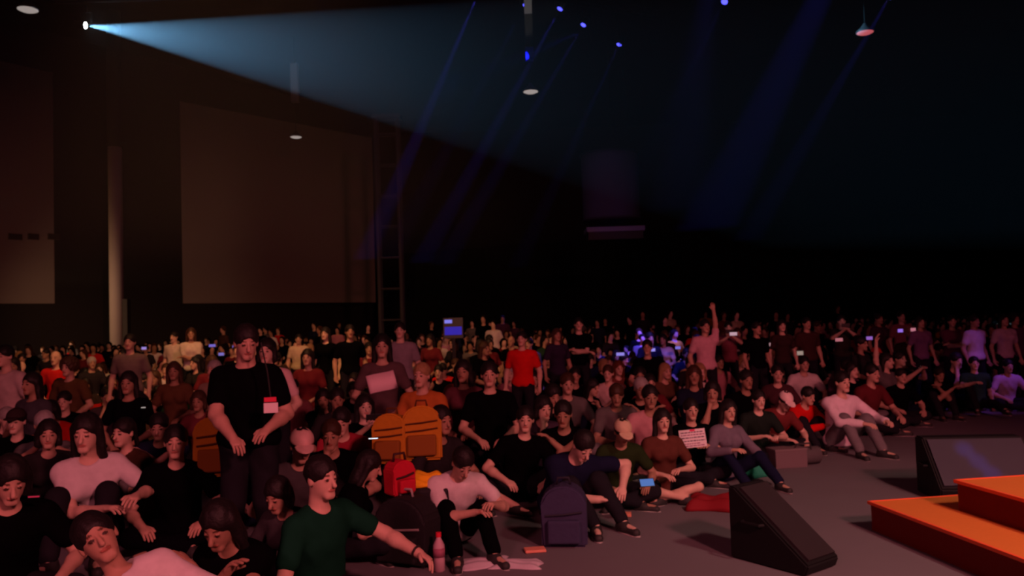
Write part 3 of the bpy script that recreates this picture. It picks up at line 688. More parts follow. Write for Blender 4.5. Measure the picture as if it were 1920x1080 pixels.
# ------------------------------------------------------------------ the audience
BLK = (.0022, .0022, .0028); NAV = (.010, .012, .035); WHT = (.62, .60, .60); RED = (.45, .012, .015); GRY = (.16, .15, .16); GRN = (.006, .045, .024)
BRN = (.10, .035, .025); DRK = (.003, .003, .005); JEAN = (.018, .025, .06)
HERO = []; MOVE = False
def hero(px, py, P, key, label, **k):
    res = k.pop('res', 'hi'); w = k.pop('w', 1.0)
    if isinstance(P, str): P = dict(pose=P)
    r = place(P, res, w, px=px, py=py, label=label, group=None, **k); r['key'] = key
    for _ in range(14 if MOVE else 0):       # step back from whoever already sits there
        l = r['root'].location
        if all((l.x - q['root'].location.x) ** 2 + (l.y - q['root'].location.y) ** 2 > .36 for q in HERO): break
        v = Vector((l.x, l.y, 0)).normalized() * .12; r['root'].location += v; r['head'] += v; r['hands'] = [h_ + v for h_ in r['hands']]
    HERO.append(r); return r
H = {}
# --- front row, from the left
H['lean'] = hero(182, 1010, dict(pose='hug_side', lean=2, side=-26, twist=22, sleeve='long', hroll=-14, hpitch=-16, hyaw=26, hands=((.52, -.22, .30), (-.20, -.36, .24))), 'reclining person in white', 'reclining person in a white long-sleeved top at the bottom left corner', shirt=WHT, hair='ponytail', yaw=12, dist=3.55, w=.9)
H['wt'] = hero(162, 812, dict(pose='knees_fold', lean=16, hpitch=4, hyaw=-6, twist=14, hands=((.34, -.46, .40), (.16, -.46, .34))), 'woman in the pale t-shirt', 'woman in a pale t-shirt, forearms crossed over her knees, seated far left', w=.9, shirt=WHT, hair='long', yaw=14, dist=6.0)
H['farleft'] = hero(30, 790, 'cross', 'person at the left edge', 'person in a dark top and cap seated at the left edge', shirt=BLK, cap='cap', capcol=(.03, .02, .02), yaw=10)
H['lowleft'] = hero(20, 900, dict(pose='cross', lean=20, hpitch=20), 'dark figure in the left corner', 'person all in black hunched at the lower left edge', shirt=BLK, hair='shoulder', yaw=40, dist=4.6)
H['navy'] = hero(298, 800, dict(pose='knees_fold', hyaw=20), 'man in the navy top', 'man in a dark navy top seated with arms folded on his knees, right of the pale t-shirt', shirt=NAV, yaw=15, thick=None) if False else hero(298, 800, dict(pose='knees_fold', thick=1.12), 'man in the navy top', 'man in navy with arms folded on his knees, left of the single yellow backpack', shirt=NAV, yaw=12)
H['arm'] = hero(240, 718, dict(pose='kneel', hands=((.10, -.26, .56), (-.14, -.2, .52))), 'kneeling woman in black', 'woman in a black sleeveless top kneeling upright, long hair, lit orange arm', shirt=BLK, hair='long', w=.9, yaw=8, dist=8.2)
H['stand'] = hero(462, 642, dict(pose='stand', thick=1.22, hyaw=24, hpitch=14, lean=6, hands=((.20, -.30, 1.02), (-.02, -.36, .98)), ep=((.5, .8, -.3), (-1, .3, -.3))), 'big man standing in black', 'heavyset man in a black t-shirt standing tall above the seated crowd', shirt=BLK, yaw=4, dist=5.5, skin=(.46, .28, .21))
H['cap1'] = hero(566, 836, dict(pose='cross', lean=22, hpitch=16, thick=1.1), 'person in the pale cap', 'person in a pale cap and grey top seated right of the big standing man', shirt=(.07, .065, .07), cap='cap', capcol=(.62, .42, .38), yaw=25, skin=SKINS[0])
H['green'] = hero(604, 896, dict(pose='cross', lean=10, twist=22, thick=1.08, hyaw=20, hands=((.50, -.34, .34), (-.08, -.42, .26)), ep=((.9, .5, -.5), (-.8, .3, -.5)), curl=.8), 'man in the green t-shirt', 'man in a dark green t-shirt in front, reaching a bare forearm to the right', shirt=GRN, hair='short', yaw=34, dist=4.55, skin=SKINS[1])
H['longh'] = hero(694, 892, dict(pose='cross_lap', lean=22, hpitch=18), 'long-haired woman bent forward', 'woman with long dark hair bent forward beside the man in green', shirt=BLK, hair='long', w=.9, yaw=100, dist=5.75)
H['capgrey'] = hero(520, 930, dict(pose='cross', lean=24, hpitch=18), 'grey-shouldered person', 'dark-haired person in charcoal slumped forward in the front, left of the man in green', shirt=(.05, .045, .05), hair='shoulder', w=.9, yaw=-20, dist=4.9)
H['dark2'] = hero(410, 985, dict(pose='knees_fold', lean=28, hpitch=20, legs='short', sleeve='short'), 'bowed person in shorts', 'person in black with bare knees, head bowed, at the bottom between white and green tops', shirt=BLK, hair='long', w=.9, yaw=-10, dist=4.0)
H['polo'] = hero(868, 868, dict(pose='knees', lean=24, hpitch=34, hyaw=8, hands=((.20, -.52, .40), (.04, -.54, .36)), feet=((.16, -.66, .06), (-.12, -.62, .06)), curl=.8), 'man in the white polo shirt', 'man in a white polo shirt looking down at his hands, front row', shirt=WHT, yaw=18, pants=BLK, dist=5.75)
H['tee'] = hero(985, 786, dict(pose='cross', lean=12, side=6, thick=1.05, legs='short', feet=((.10, -.62, .06), (-.14, -.50, .07)), kp=((.6, -.3, .7), (-1, -.3, .3)), hands=((.16, -.46, .26), (-.20, -.36, .28)), ep=((1, .5, .1), (-.9, .2, -.5)), hyaw=-12), 'man in the black tee', 'man in a black t-shirt and shorts, bare arm bent, seated left of the navy backpack', shirt=BLK, yaw=14, dist=7.25, skin=SKINS[1])
H['navy2'] = hero(1094, 836, dict(pose='knees', lean=34, side=5, thick=1.12, hpitch=30, hyaw=10, feet=((.30, -.62, .06), (.05, -.66, .06)), hands=((.38, -.44, .30), (.16, -.46, .22)), ep=((1, .3, .2), (-.9, .2, -.5))), 'hunched man in navy', 'man in a navy top hunched over his phone, black trousers, front row centre', shirt=NAV, yaw=16, dist=6.35, skin=SKINS[3])
H['capbe'] = hero(1168, 816, dict(pose='cross', lean=20, hpitch=22), 'person in the beige cap', 'person in a rounded beige cap and green-black top, head lowered', shirt=(.02, .035, .012), cap='cap', capcol=(.55, .45, .30), yaw=10, dist=7.0)
H['brown'] = hero(1243, 808, dict(pose='cross', lean=8, legs='short', hands=((.10, -.34, .34), (-.10, -.36, .30))), 'bare-legged woman in brown', 'woman in a brown top with bare crossed legs and long dark hair', shirt=BRN, hair='long', w=.9, yaw=6, dist=7.3)
H['sign'] = hero(1296, 768, dict(pose='cross', lean=6, hands=((.12, -.36, .44), (-.12, -.36, .44)), ep=((.9, .2, -.6), (-.9, .2, -.6))), 'man holding the striped paper', 'man in a dark top holding up a white sheet of striped print', shirt=BLK, yaw=4, dist=8.0)
H['hood'] = hero(1367, 786, dict(pose='one_leg', lean=6, side=6, twist=12, sleeve='long', feet=((.34, -.66, .07), (-.02, -.62, .06)), kp=((.5, -.2, 1), (-.2, -.2, 1)), hands=((.42, -.34, .14), (-.10, -.46, .42))), 'woman in the grey hoodie', 'woman in a grey long-sleeved hoodie and navy trousers, arm reaching to the teal bag', shirt=(.15, .13, .17), pants=NAV, hair='long', w=.9, yaw=12, dist=7.9)
H['olive'] = hero(1424, 772, dict(pose='cross', hands=((.14, -.36, .34), (-.10, -.38, .36))), 'man in dark green', 'man in a very dark green t-shirt, bare forearms across, right of the grey hoodie', shirt=(.014, .022, .018), yaw=8, dist=8.9)
H['wcap'] = hero(1474, 778, dict(pose='cross', lean=24, hpitch=24, side=8, hands=((.30, -.42, .20), (.02, -.42, .24))), 'person in the white cap', 'person in a small white cap leaning right with a bare arm down', shirt=(.16, .03, .03), cap='cap', capcol=(.75, .6, .58), yaw=14, dist=9.2)
H['red2'] = hero(1516, 748, dict(pose='knees', lean=26, sleeve='long', hands=((.24, -.50, .34), (.06, -.52, .34)), hpitch=8), 'person in the red long sleeves', 'person in a bright red long-sleeved top leaning forward, near the white shirt', shirt=(.6, .012, .012), yaw=26, dist=9.6)
H['wshirt'] = hero(1580, 716, dict(pose='knees', lean=10, sleeve='long', hands=((.30, -.46, .36), (-.05, -.52, .36))), 'man in the white shirt', 'man in a white long-sleeved shirt and grey trousers, front edge right of centre', shirt=(.75, .66, .72), pants=GRY, yaw=14)
H['bk1'] = hero(1690, 706, dict(pose='cross', sleeve='short', hands=((.22, -.38, .24), (-.22, -.36, .28))), 'person in black right of the white shirt', 'person in a black t-shirt with both bare forearms lowered, second past the white shirt', shirt=BLK, yaw=6, dist=11.4)
H['bk2'] = hero(1762, 712, 'knees_fold', 'black-clad person on the right edge row', 'person in black hugging folded knees on the right front row', shirt=BLK, yaw=0, dist=11.9)
H['gn3'] = hero(1828, 706, dict(pose='one_leg'), 'person in green on the right', 'person in a dark green top stretching a leg, far right front row', shirt=(.02, .06, .03), yaw=-14, dist=12.4)
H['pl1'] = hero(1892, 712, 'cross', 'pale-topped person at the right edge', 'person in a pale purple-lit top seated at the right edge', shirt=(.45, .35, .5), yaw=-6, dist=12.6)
# --- standing people
MOVE = True
ST = [(243, 642, 11.2, 'stand', (.15, .12, .11), 'short', 'person standing in grey', 'man in a grey t-shirt standing in front of the pale column'),
 (326, 632, 17, 'stand', (.6, .54, .46), 'short', 'left of the two standing in cream', 'person in a cream shirt standing right of the column, the left of two'),
 (358, 626, 16, 'stand_fold', (.62, .56, .48), 'brown', 'right of the two standing in cream', 'person in a cream shirt standing right of the column, the right of two'),
 (500, 652, 9.0, 'kneel', (.7, .5, .5), 'shoulder', 'person in the pink-white top', 'person in a pink-white top just behind the big standing man'),
 (560, 640, 17, 'stand', (.55, .45, .32), 'short', 'person standing in tan', 'person in a tan shirt standing far behind the big man'),
 (610, 626, 14, 'stand', BLK, 'long', 'standing woman in black', 'woman in black with long hair standing behind the big man to the right'),
 (656, 622, 13.5, 'stand', BLK, 'short', 'standing man before the truss', 'man in black standing left of the truss tower'),
 (750, 620, 11.5, 'stand', (.24, .20, .24), 'short', 'standing man in grey plaid', 'man in a grey shirt standing right below the truss tower'),
 (716, 646, 9.6, 'kneel', (.10, .06, .065), 'long', 'kneeling woman below the truss', 'woman with long dark hair kneeling below the truss tower'),
 (978, 640, 11, 'stand', (.62, .012, .012), 'short', 'standing person in bright red', 'person in a bright red t-shirt standing in mid crowd'),
 (1045, 650, 13, 'stand', (.03, .02, .05), 'brown', 'woman in the dark tank top', 'woman in a dark sleeveless top standing right of the bright red t-shirt'),
 (1085, 608, 14, 'stand_fold', BLK, 'short', 'tall standing man in black', 'tall man in black, arms folded, standing at mid frame'),
 (1322, 612, 12.6, 'stand_raise', (.62, .36, .42), 'short', 'person raising an arm', 'person in a pink t-shirt standing with one arm raised high'),
 (1366, 616, 15, 'stand_phone', (.2, .05, .07), 'short', 'person filming at the right of the raised arm', 'person holding up a phone just right of the raised arm'),
 (1419, 616, 13, 'stand', BLK, 'short', 'black-clad man right of the raised arm', 'man in black standing, second to the right of the raised arm'),
 (1466, 611, 14, 'stand', (.04, .02, .02), 'long', 'long-haired woman standing at the right', 'woman with long hair standing right of the black-clad man'),
 (1513, 608, 13.5, 'stand', (.05, .02, .02), 'short', 'man in maroon', 'man in dark maroon standing in the right half'),
 (1578, 602, 15, 'stand_phone', (.03, .025, .02), 'short', 'standing person filming, right half', 'person in brown-black standing and filming, right half of the crowd'),
 (1648, 598, 16, 'stand', (.05, .02, .04), 'bun', 'standing woman with a bun', 'woman with her hair in a bun standing in the right crowd'),
 (1690, 594, 16, 'stand', (.26, .08, .12), 'short', 'standing man in dusty pink', 'man in a dusty pink shirt standing at the right'),
 (1726, 612, 14, 'stand', (.2, .1, .22), 'shoulder', 'standing person in mauve', 'person in a mauve top standing at the right'),
 (1786, 616, 14, 'stand_fold', (.12, .03, .08), 'short', 'standing man with folded arms, right', 'man in plum with folded arms standing near the purple light'),
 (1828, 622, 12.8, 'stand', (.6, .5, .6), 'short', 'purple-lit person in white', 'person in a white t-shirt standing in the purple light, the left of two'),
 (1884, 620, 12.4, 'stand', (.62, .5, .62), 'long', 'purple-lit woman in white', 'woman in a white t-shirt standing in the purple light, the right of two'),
 (1905, 640, 13.6, 'stand', (.1, .03, .1), 'curly', 'curly-haired person at the right edge', 'person with big curly hair standing at the right edge'),
 (8, 668, 10.5, 'kneel', (.5, .4, .38), 'short', 'person in a pale top at the left edge', 'person in a pale grey top kneeling at the left edge')]
for i, (px, py, d, pz, c, hr, key, lab) in enumerate(ST):
    hc_ = 'black'
    if hr == 'brown': hr, hc_ = 'long', 'brown'
    hero(px, py, dict(pose=pz) if pz != 'stand' else dict(pose=pz, thick=[1, 1.05, .96][i % 3]), key, lab, res='mid' if d > 10 else 'hi', w=.9 if hr in ('long', 'bun', 'shoulder') else 1, dist=d, yaw=[8, -12, 20, 0][i % 4], shirt=c, hair=hr, hcol=hc_, skin=SKINS[i % 4])
# --- seated people that stand out in the middle rows
MD = [(606, 748, 'chin', BLK, 'long', 'black', 'long-haired woman, chin on hand', 'woman in black with long hair, chin on hand, right of the big man'),
 (548, 728, 'cross', (.16, .05, .06), 'short', 'black', 'man in dull red behind the big man', 'man in a dull red top seated at the right elbow of the big standing man'),
 (684, 762, 'phone', BLK, 'long', 'black', 'woman looking at a phone', 'woman in black with long hair holding a lit phone before her'),
 (766, 742, 'chin', (.12, .10, .12), 'short', 'brown', 'person above the yellow backpacks', 'person in a grey top seated just behind the two yellow backpacks'),
 (790, 704, 'heels', (.42, .13, .03), 'short', 'fair', 'person in orange', 'person in an orange top seated behind the yellow backpacks'),
 (846, 742, 'cross', (.5, .05, .14), 'shoulder', 'auburn', 'person in magenta', 'person in a magenta top with reddish hair seated in mid crowd'),
 (868, 702, 'heels', (.10, .03, .04), 'long', 'black', 'long-haired woman in wine red', 'woman with long dark hair in a wine red top sitting on her heels'),
 (884, 748, 'cross_lap', BLK, 'long', 'black', 'woman in black below the wine-red top', 'woman in black with long hair, hands in her lap, mid crowd'),
 (918, 716, 'heels', BLK, 'short', 'black', 'man in black, mid crowd', 'short-haired man in black sitting upright, mid crowd'),
 (958, 700, 'cross', (.26, .10, .12), 'short', 'grey', 'grey-haired person below the red t-shirt', 'grey-haired person seated just below the bright red t-shirt'),
 (1000, 712, 'cross', BLK, 'shoulder', 'black', 'dark-haired person in black below the tank top', 'person in black with shoulder-length hair below the dark tank top'),
 (1056, 792, 'knees_fold', BLK, 'short', 'black', 'man behind the hunched man in navy', 'man in black with folded arms behind the hunched man in navy'),
 (1020, 770, 'chin', (.05, .03, .05), 'shoulder', 'black', 'person with chin on hand near the black tee', 'person in plum, chin on hand, behind the man in the black tee'),
 (1078, 704, 'heels', BLK, 'short', 'black', 'man in black left of the cream top', 'man in black on his heels, left of the cream t-shirt'),
 (1140, 702, 'heels', (.6, .46, .42), 'short', 'brown', 'person in the cream t-shirt', 'person in a cream t-shirt leaning in mid crowd'),
 (1160, 690, 'kneel', (.16, .05, .04), 'long', 'auburn', 'reddish-haired woman behind the cream top', 'woman with long reddish hair kneeling behind the cream t-shirt'),
 (1200, 704, 'heels', BLK, 'short', 'black', 'man in black below the blue light', 'man in black on his heels just below the blue light'),
 (1248, 696, 'heels', (.10, .05, .03), 'long', 'fair', 'fair-haired woman below the blue light', 'fair long-haired woman below the blue light'),
 (1220, 756, 'cross', (.5, .25, .27), 'short', 'black', 'person in pale pink near the beige cap', 'person in a pale pink top seated behind the beige cap'),
 (1336, 742, 'chin', BLK, 'shoulder', 'black', 'person below the raised arm', 'person in black, chin on hand, below the person raising an arm'),
 (1400, 712, 'kneel', BLK, 'short', 'black', 'kneeling man in black at the right', 'man in black kneeling upright right of the raised arm'),
 (1458, 700, 'kneel', (.06, .025, .03), 'ponytail', 'black', 'kneeling woman with a ponytail', 'woman with a ponytail kneeling upright, right crowd'),
 (1636, 700, 'heels', (.12, .02, .025), 'short', 'black', 'person in dark red on the right', 'person in dark red sitting on the heels right of the white shirt'),
 (1644, 668, 'heels', (.6, .05, .05), 'short', 'black', 'person in a red cap', 'person in a red cap and black top seated in the right crowd'),
 (58, 722, 'heels', (.05, .05, .06), 'long', 'black', 'long-haired woman at the left', 'woman with long dark hair on her heels at the left'),
 (120, 752, 'cross', BLK, 'short', 'black', 'man left of the kneeling woman', 'man in black seated cross-legged left of the kneeling woman in black'),
 (90, 790, 'cross_lap', (.5, .012, .012), 'shoulder', 'black', 'person in bright red at the left', 'person in a bright red top seated behind the pale t-shirt at left'),
 (202, 752, 'chin', (.05, .03, .05), 'short', 'black', 'man with chin on hand at the left', 'man in plum, chin on hand, beside the kneeling woman in black'),
 (372, 752, 'cross', (.14, .03, .04), 'shoulder', 'brown', 'person with the single yellow backpack', 'person in dark red holding the single yellow backpack on the left'),
 (400, 700, 'heels', (.3, .22, .16), 'short', 'grey', 'grey-haired man left of the big man', 'grey-haired man in beige left of the big standing man'),
 (326, 700, 'heels', (.10, .05, .025), 'long', 'brown', 'brown-haired woman below the cream shirts', 'brown-haired woman seated just below the two cream shirts'),
 (128, 690, 'kneel', (.09, .05, .022), 'curly', 'brown', 'curly-haired person at the left', 'person with big curly brown hair kneeling at the left'),
 (160, 722, 'cross', (.03, .02, .02), 'long', 'black', 'woman under the curly-haired one', 'woman in brown-black, long hair, seated below the curly-haired person'),
 (640, 790, 'cross_lap', (.35, .03, .05), 'short', 'black', 'person in crimson', 'person in a crimson top seated right of the pale cap')]
for i, (px, py, pz, c, hr, hc_, key, lab) in enumerate(MD):
    DD = dict(dist=1342 / (py - 600 + (px - 960) * .0314)) if pz in ('kneel', 'heels') and px > 990 else {}
    if pz == 'kneel' and not DD: DD = dict(dist=980 / (py - 600 + (px - 960) * .0314))
    if DD and px > 990: pz = 'cross'
    k = {}
    if 'red cap' in lab: k = dict(cap='cap', capcol=(.75, .08, .06)); c = BLK
    hero(px, py, dict(pose=pz), key, lab, w=.9 if hr in ('long', 'shoulder', 'ponytail') else 1, yaw=[10, -8, 22, 2, -16][i % 5], shirt=c, hair=hr, hcol=hc_, **k)
# --- everyone else on the floor, row after row
def inside(x, y):       # behind the front edge of the crowd
    E = [(-30, 3.2), (-3.0, 3.4), (-1.2, 5.3), (-.2, 6.1), (.6, 6.5), (1.3, 7.0), (2.0, 8.2), (3.2, 9.4), (4.4, 10.7), (5.9, 11.9), (7.5, 12.7), (30, 15)]
    for (x0, y0), (x1, y1) in zip(E, E[1:]):
        if x0 <= x < x1: return y > y0 + (y1 - y0) * (x - x0) / (x1 - x0) + .1
    return False

taken = [(r['root'].location.x, r['root'].location.y, .62) for r in HERO]
CO = [('black', BLK, 21), ('charcoal', (.022, .02, .022), 5), ('navy', (.010, .012, .03), 4), ('maroon', (.13, .018, .024), 3), ('dark brown', (.06, .03, .02), 2), ('grey', (.12, .11, .11), 2),
      ('white', (.60, .56, .54), 2), ('beige', (.42, .32, .22), 1), ('red', (.45, .015, .015), 1), ('olive', (.09, .08, .03), 1), ('pink', (.5, .2, .24), 1), ('plum', (.07, .025, .06), 2), ('mustard', (.45, .2, .02), 1), ('dark green', (.02, .06, .03), 1)]
COL_ = [c for c in CO for _ in range(c[2])]
HR = [('short hair', 'short', 'black', 1), ('long dark hair', 'long', 'black', .9), ('shoulder-length hair', 'shoulder', 'black', .9), ('a ponytail', 'ponytail', 'black', .9), ('curly hair', 'curly', 'black', 1),
      ('a shaved head', 'bald', 'black', 1), ('long brown hair', 'long', 'brown', .9), ('grey hair', 'short', 'grey', 1), ('a hair bun', 'bun', 'black', .9), ('fair hair', 'shoulder', 'fair', .9), ('short brown hair', 'short', 'brown', 1)]
HW = [8, 7, 4, 2, 1, 1, 3, 1, 1, 1, 4]; HR_ = [h for h, n in zip(HR, HW) for _ in range(n)]
PZ = [('cross-legged', 'cross'), ('hands in lap', 'cross_lap'), ('chin on hand', 'chin'), ('hugging knees', 'knees'), ('arms folded on knees', 'knees_fold'), ('sitting on heels', 'heels'),
      ('kneeling up', 'kneel'), ('clapping', 'clap'), ('holding up a phone', 'phone'), ('one arm raised', 'arm_up')]
PW = [6, 4, 4, 3, 4, 5, 2, 1, 1.2, .25]
spots = []
y = 6.2
while y < 36:
    x = -.70 * y - 1 + rnd.uniform(0, .8); st_ = .80 + max(0, y - 12) * .006
    while x < .70 * y + 1:
        xx, yy = x + rnd.uniform(-.13, .13), y + rnd.uniform(-.14, .14)
        pj = proj((xx, yy, .8))
        if inside(xx, yy - (.5 if xx > -.6 else .1)) and -30 < pj[0] < 1945 and pj[1] < 1075 and all((xx - a) ** 2 + (yy - b) ** 2 > c * c for a, b, c in taken):
            # keep clear of the column, the truss and the wall
            if (xx - cx) ** 2 + (yy - 33) ** 2 > 1 and (xx - (atd(735, 600, 31).x)) ** 2 + (yy - 31) ** 2 > 1.2 and not (xx < -13 and yy > 26 and xx < -21 + (yy - 30) * .63 + 2):
                spots.append((yy, xx)); taken.append((xx, yy, .60 if yy < 20 else .5))
        x += st_
    y += .78 + max(0, y - 14) * .012
spots.sort()
NIND = 296 - len(HERO)
used = {}
for r in HERO: used[r['root']['label']] = 1
hp_ = [(proj(r['head']), r['head'].y, r['key']) for r in HERO]
nc = 0; FAR = []
for (yy, xx) in spots:
    if nc >= NIND: FAR.append((xx, yy)); continue
    nc += 1
    cn, c, _ = rnd.choice(COL_ if yy > 6.6 else COL_[:24]); hn, hs, hcl, w_ = rnd.choice(HR_); pn, pz = rnd.choices(PZ, PW)[0]
    if yy < 10.5 and pz in ('kneel', 'heels', 'arm_up'): pn, pz = 'cross-legged', 'cross'
    yw = rnd.gauss(8, 22) - math.degrees(math.atan2(xx, yy)) * .3
    res = 'hi' if yy < 9 else 'mid'
    r = place(dict(pose=pz), res, w_, root=(xx, yy), yaw=yw, shirt=c, hair=hs, hcol=hcl, scale=rnd.uniform(.93, 1.06), pants=rnd.choice([BLK, NAV, JEAN, DRK, GRY]), skin=rnd.choice(SKINS))
    pj = proj(r['head'])
    cand = sorted(hp_, key=lambda q: (q[0][0] - pj[0]) ** 2 + (1.6 * (q[0][1] - pj[1])) ** 2)
    lab = None
    for (hpx, hy, key) in cand[:12]:
        dx_, dy_ = pj[0] - hpx[0], pj[1] - hpx[1]
        if abs(dx_) < 28: rel = 'behind' if r['head'].y > hy else 'in front of'
        else: rel = 'left of' if dx_ < 0 else 'right of'
        base = ('%s top, %s, %s, %s %s%s' % (cn, hn, pn, rel, '' if key.startswith(('left of', 'right of')) else 'the ', key))
        if len(base.split()) > 16: base = ('%s top, %s, %s %s%s' % (cn, hn, rel, '' if key.startswith(('left of', 'right of')) else 'the ', key))
        base = base[0].upper() + base[1:] if False else 'person in ' + base if len(base.split()) <= 14 else base
        if len(base.split()) <= 16 and base not in used: lab = base; break
    if lab is None: lab = base[:80]
    used[lab] = 1
    tag(r['root'], lab, 'person', 'audience seated on the floor')
    r['key'] = None; HERO.append(r) if r['hold'] else None
print('INDIVIDUALS', nc, 'FAR', len(FAR), 'HEROES', len(hp_))
for r in HERO:
    if r['key']: r['root']['group'] = 'standing spectators' if r['root']['label'].find('stand') >= 0 else 'audience seated on the floor'
# far away rows: far too many to count, one object
tmpl = []
for pz in ('cross', 'chin', 'heels', 'kneel', 'stand'):
    for w_ in (1.0, .9):
        f = figure(dict(pose=pz), 'lo', w_); tmpl.append((f, pz))
hv = {}
def coarse_hair(style):
    pr = [('e', A(0, .024, .030), I3, A(.088, .100, .098), .02)]
    if style: pr += [('e', A(0, .075, -.08), I3, A(.10, .05, .17), .04)]
    pr += [('e', A(0, -.115, -.055), I3, A(.068, .085, .112), -.012)]
    return nets(*field(pr, .032, cuts=[(A(0, 0, -.3 if style else -.05), A(0, -.25, -1))]))
CH = [coarse_hair(0), coarse_hair(1)]
parts, tints = [], []
rows = [(x, y, 0) for x, y in FAR] 
for k in range(26):
    yy = rnd.uniform(22, 30); rows.append((rnd.uniform(-.42, .42) * yy, yy, 1))
for (xx, yy, stn) in rows:
    f, pz = rnd.choice(tmpl[8:] if stn else (tmpl[:8] if rnd.random() < .985 or xx > .3 * yy else tmpl[8:]))
    Rw = rotz(R(rnd.gauss(5, 25))); s = rnd.uniform(.92, 1.06); sk = rnd.choice(SKINS); c = rnd.choice(COL_)[1]; t = A(xx, yy, 0)
    def add(pq, col_):
        v = ((pq[0] - A(0, 0, f['z0'])) * s) @ Rw.T + t; parts.append((v, pq[1])); tints.append(np.tile(A(*col_), (len(v), 1)))
    add(f['out']['body'][0][0], sk)
    for pq in f['out']['shirt'][0]: add(pq, c)
    add(f['out']['trousers'][0][0], DRK)
    hv_, hq = CH[rnd.random() < .5]; add((hv_ @ f['Rh'].T + f['hc'], hq), HCOL[rnd.choice(['black', 'black', 'brown'])])
me = mesh_np('distant_crowd', parts, np.concatenate(tints)); me.materials.append(CROWDM)
o = link('distant_crowd', me, None, color=(1, 1, 1)); tag(o, 'mass of tiny faces seated in the far rows of the hall', 'crowd', kind='stuff')

# ------------------------------------------------------------------ things people hold or have put down
M_ph = mat('phone_body', (.01, .01, .012), .3)
def phone(pos, rz, label, col, es, tilt=0, w=.075, hgt=.15, flip=False, grp='lit phones in the crowd'):
    e = empty('phone', pos, rz); e.rotation_euler = (R(tilt), 0, rz); tag(e, label, 'phone', grp)
    bm = B(); box(bm, (-w / 2, -.004, -hgt / 2), (w / 2, .004, hgt / 2), .003); fin(bm, 'case', M_ph, e)
    bm = B(); box(bm, (-w / 2 + .005, (.0042 if not flip else -.0050), -hgt / 2 + .006), (w / 2 - .005, (.0050 if not flip else -.0042), hgt / 2 - .006))
    fin(bm, 'screen', mat('screen_%s_%s' % (col, es), (.05, .05, .06), .2, emit=col, es=es), e)
    return e
n_ = 0; SEEN = {}
for r in HERO:
    if r['hold'] == 'phone':
        a, b = r['hands']; c = (a + b) / 2 + (r['dirs'][0] + r['dirs'][1]).normalized() * .09; n_ += 1
        lb = r['root']['label']
        nm = 'phone held up by ' + (('the ' + r['key']) if r['key'] else 'the one in ' + ' '.join(lb.replace('person in ', '').split()[:99]).split(', ')[0] + ', ' + lb.split(', ')[-1])
        nm = nm if len(nm.split()) <= 16 else nm.replace('phone held up by the one in', 'phone of the one in').replace('sitting ', '')
        nm = nm.replace('phone of', 'lit phone of', 1) if nm in SEEN and len(nm.split()) < 16 else nm; SEEN[nm] = 1
        phone(c + Vector((0, 0, .02)), R(r['yaw']), ' '.join(nm.split()[:16]), (.6, .7, 1), 1.2, flip=False, w=.15, hgt=.075)
# badge on a lanyard of the big standing man
s_ = H['stand']; bx = atd(508, 764, 5.22)
e = empty('name_badge', bx, R(10)); tag(e, 'red and white name badge hanging on the big standing man', 'badge')
bm = B(); box(bm, (-.045, -.003, -.035), (.045, .003, .03), .002); fin(bm, 'card', mat('badge_white', (.8, .72, .74), .5), e)
bm = B(); box(bm, (-.042, -.005, .036), (.035, .003, .066), .002); fin(bm, 'clip', mat('badge_red', (.7, .03, .08), .5), e)['label'] = 'red holder above the card'
bm = B(); tube(bm, [(0, .0, .06), (-.02, .03, .22), (-.06, .04, .42)], .005, 6); fin(bm, 'lanyard', mat('lanyard_black', (.02, .02, .02), .8), e)
# wrist band on the man in green
g = H['green']; hw = g['hands'][0]; dv = g['dirs'][0]
q = dv.to_track_quat('Z', 'Y').to_matrix().to_4x4(); bm = B()
tube(bm, [q @ Vector((.034 * math.cos(a), .034 * math.sin(a), 0)) for a in [2 * math.pi * k / 16 for k in range(17)]], .007, 6, False)
tag(fin(bm, 'bracelet', mat('bracelet_dark', (.02, .015, .015), .5), None, hw - dv * .02, True), 'dark bracelet on the wrist of the man in green', 'bracelet')
# striped print held by the seated man
s_ = H['sign']; a, b = s_['hands']; c = (a + b) / 2 + Vector((0.0, -.07, .02))
c = atd(1299, 822, c.y)
e = empty('printed_sheet', c, R(2)); e.rotation_euler = (R(-12), R(-4), R(2)); tag(e, 'white sheet of print held up in front of the man in the front crowd', 'paper')
bm = B(); box(bm, (-.125, -.002, -.085), (.125, .002, .085)); fin(bm, 'sheet', mat('paper_white', (.75, .7, .72), .7), e)
for k, (z, wd, m) in enumerate([(.058, .19, 'a'), (.034, .22, 'b'), (.008, .21, 'a'), (-.022, .22, 'a'), (-.048, .17, 'b'), (-.068, .2, 'b')]):
    bm = B(); x = -.11
    rr = random.Random(k)
    while x < -.11 + wd:
        l_ = rr.uniform(.012, .035); box(bm, (x, -.0028, z - .005), (min(x + l_, .115), -.002, z + .004)); x += l_ + .006
    fin(bm, 'line_of_print', mat('print_' + m, (.05, .03, .08) if m == 'a' else (.30, .10, .22), .7), e)
bm = B(); box(bm, (-.02, -.003, .066), (.03, -.002, .084)); fin(bm, 'red_mark', mat('print_red', (.7, .02, .12), .6), e)
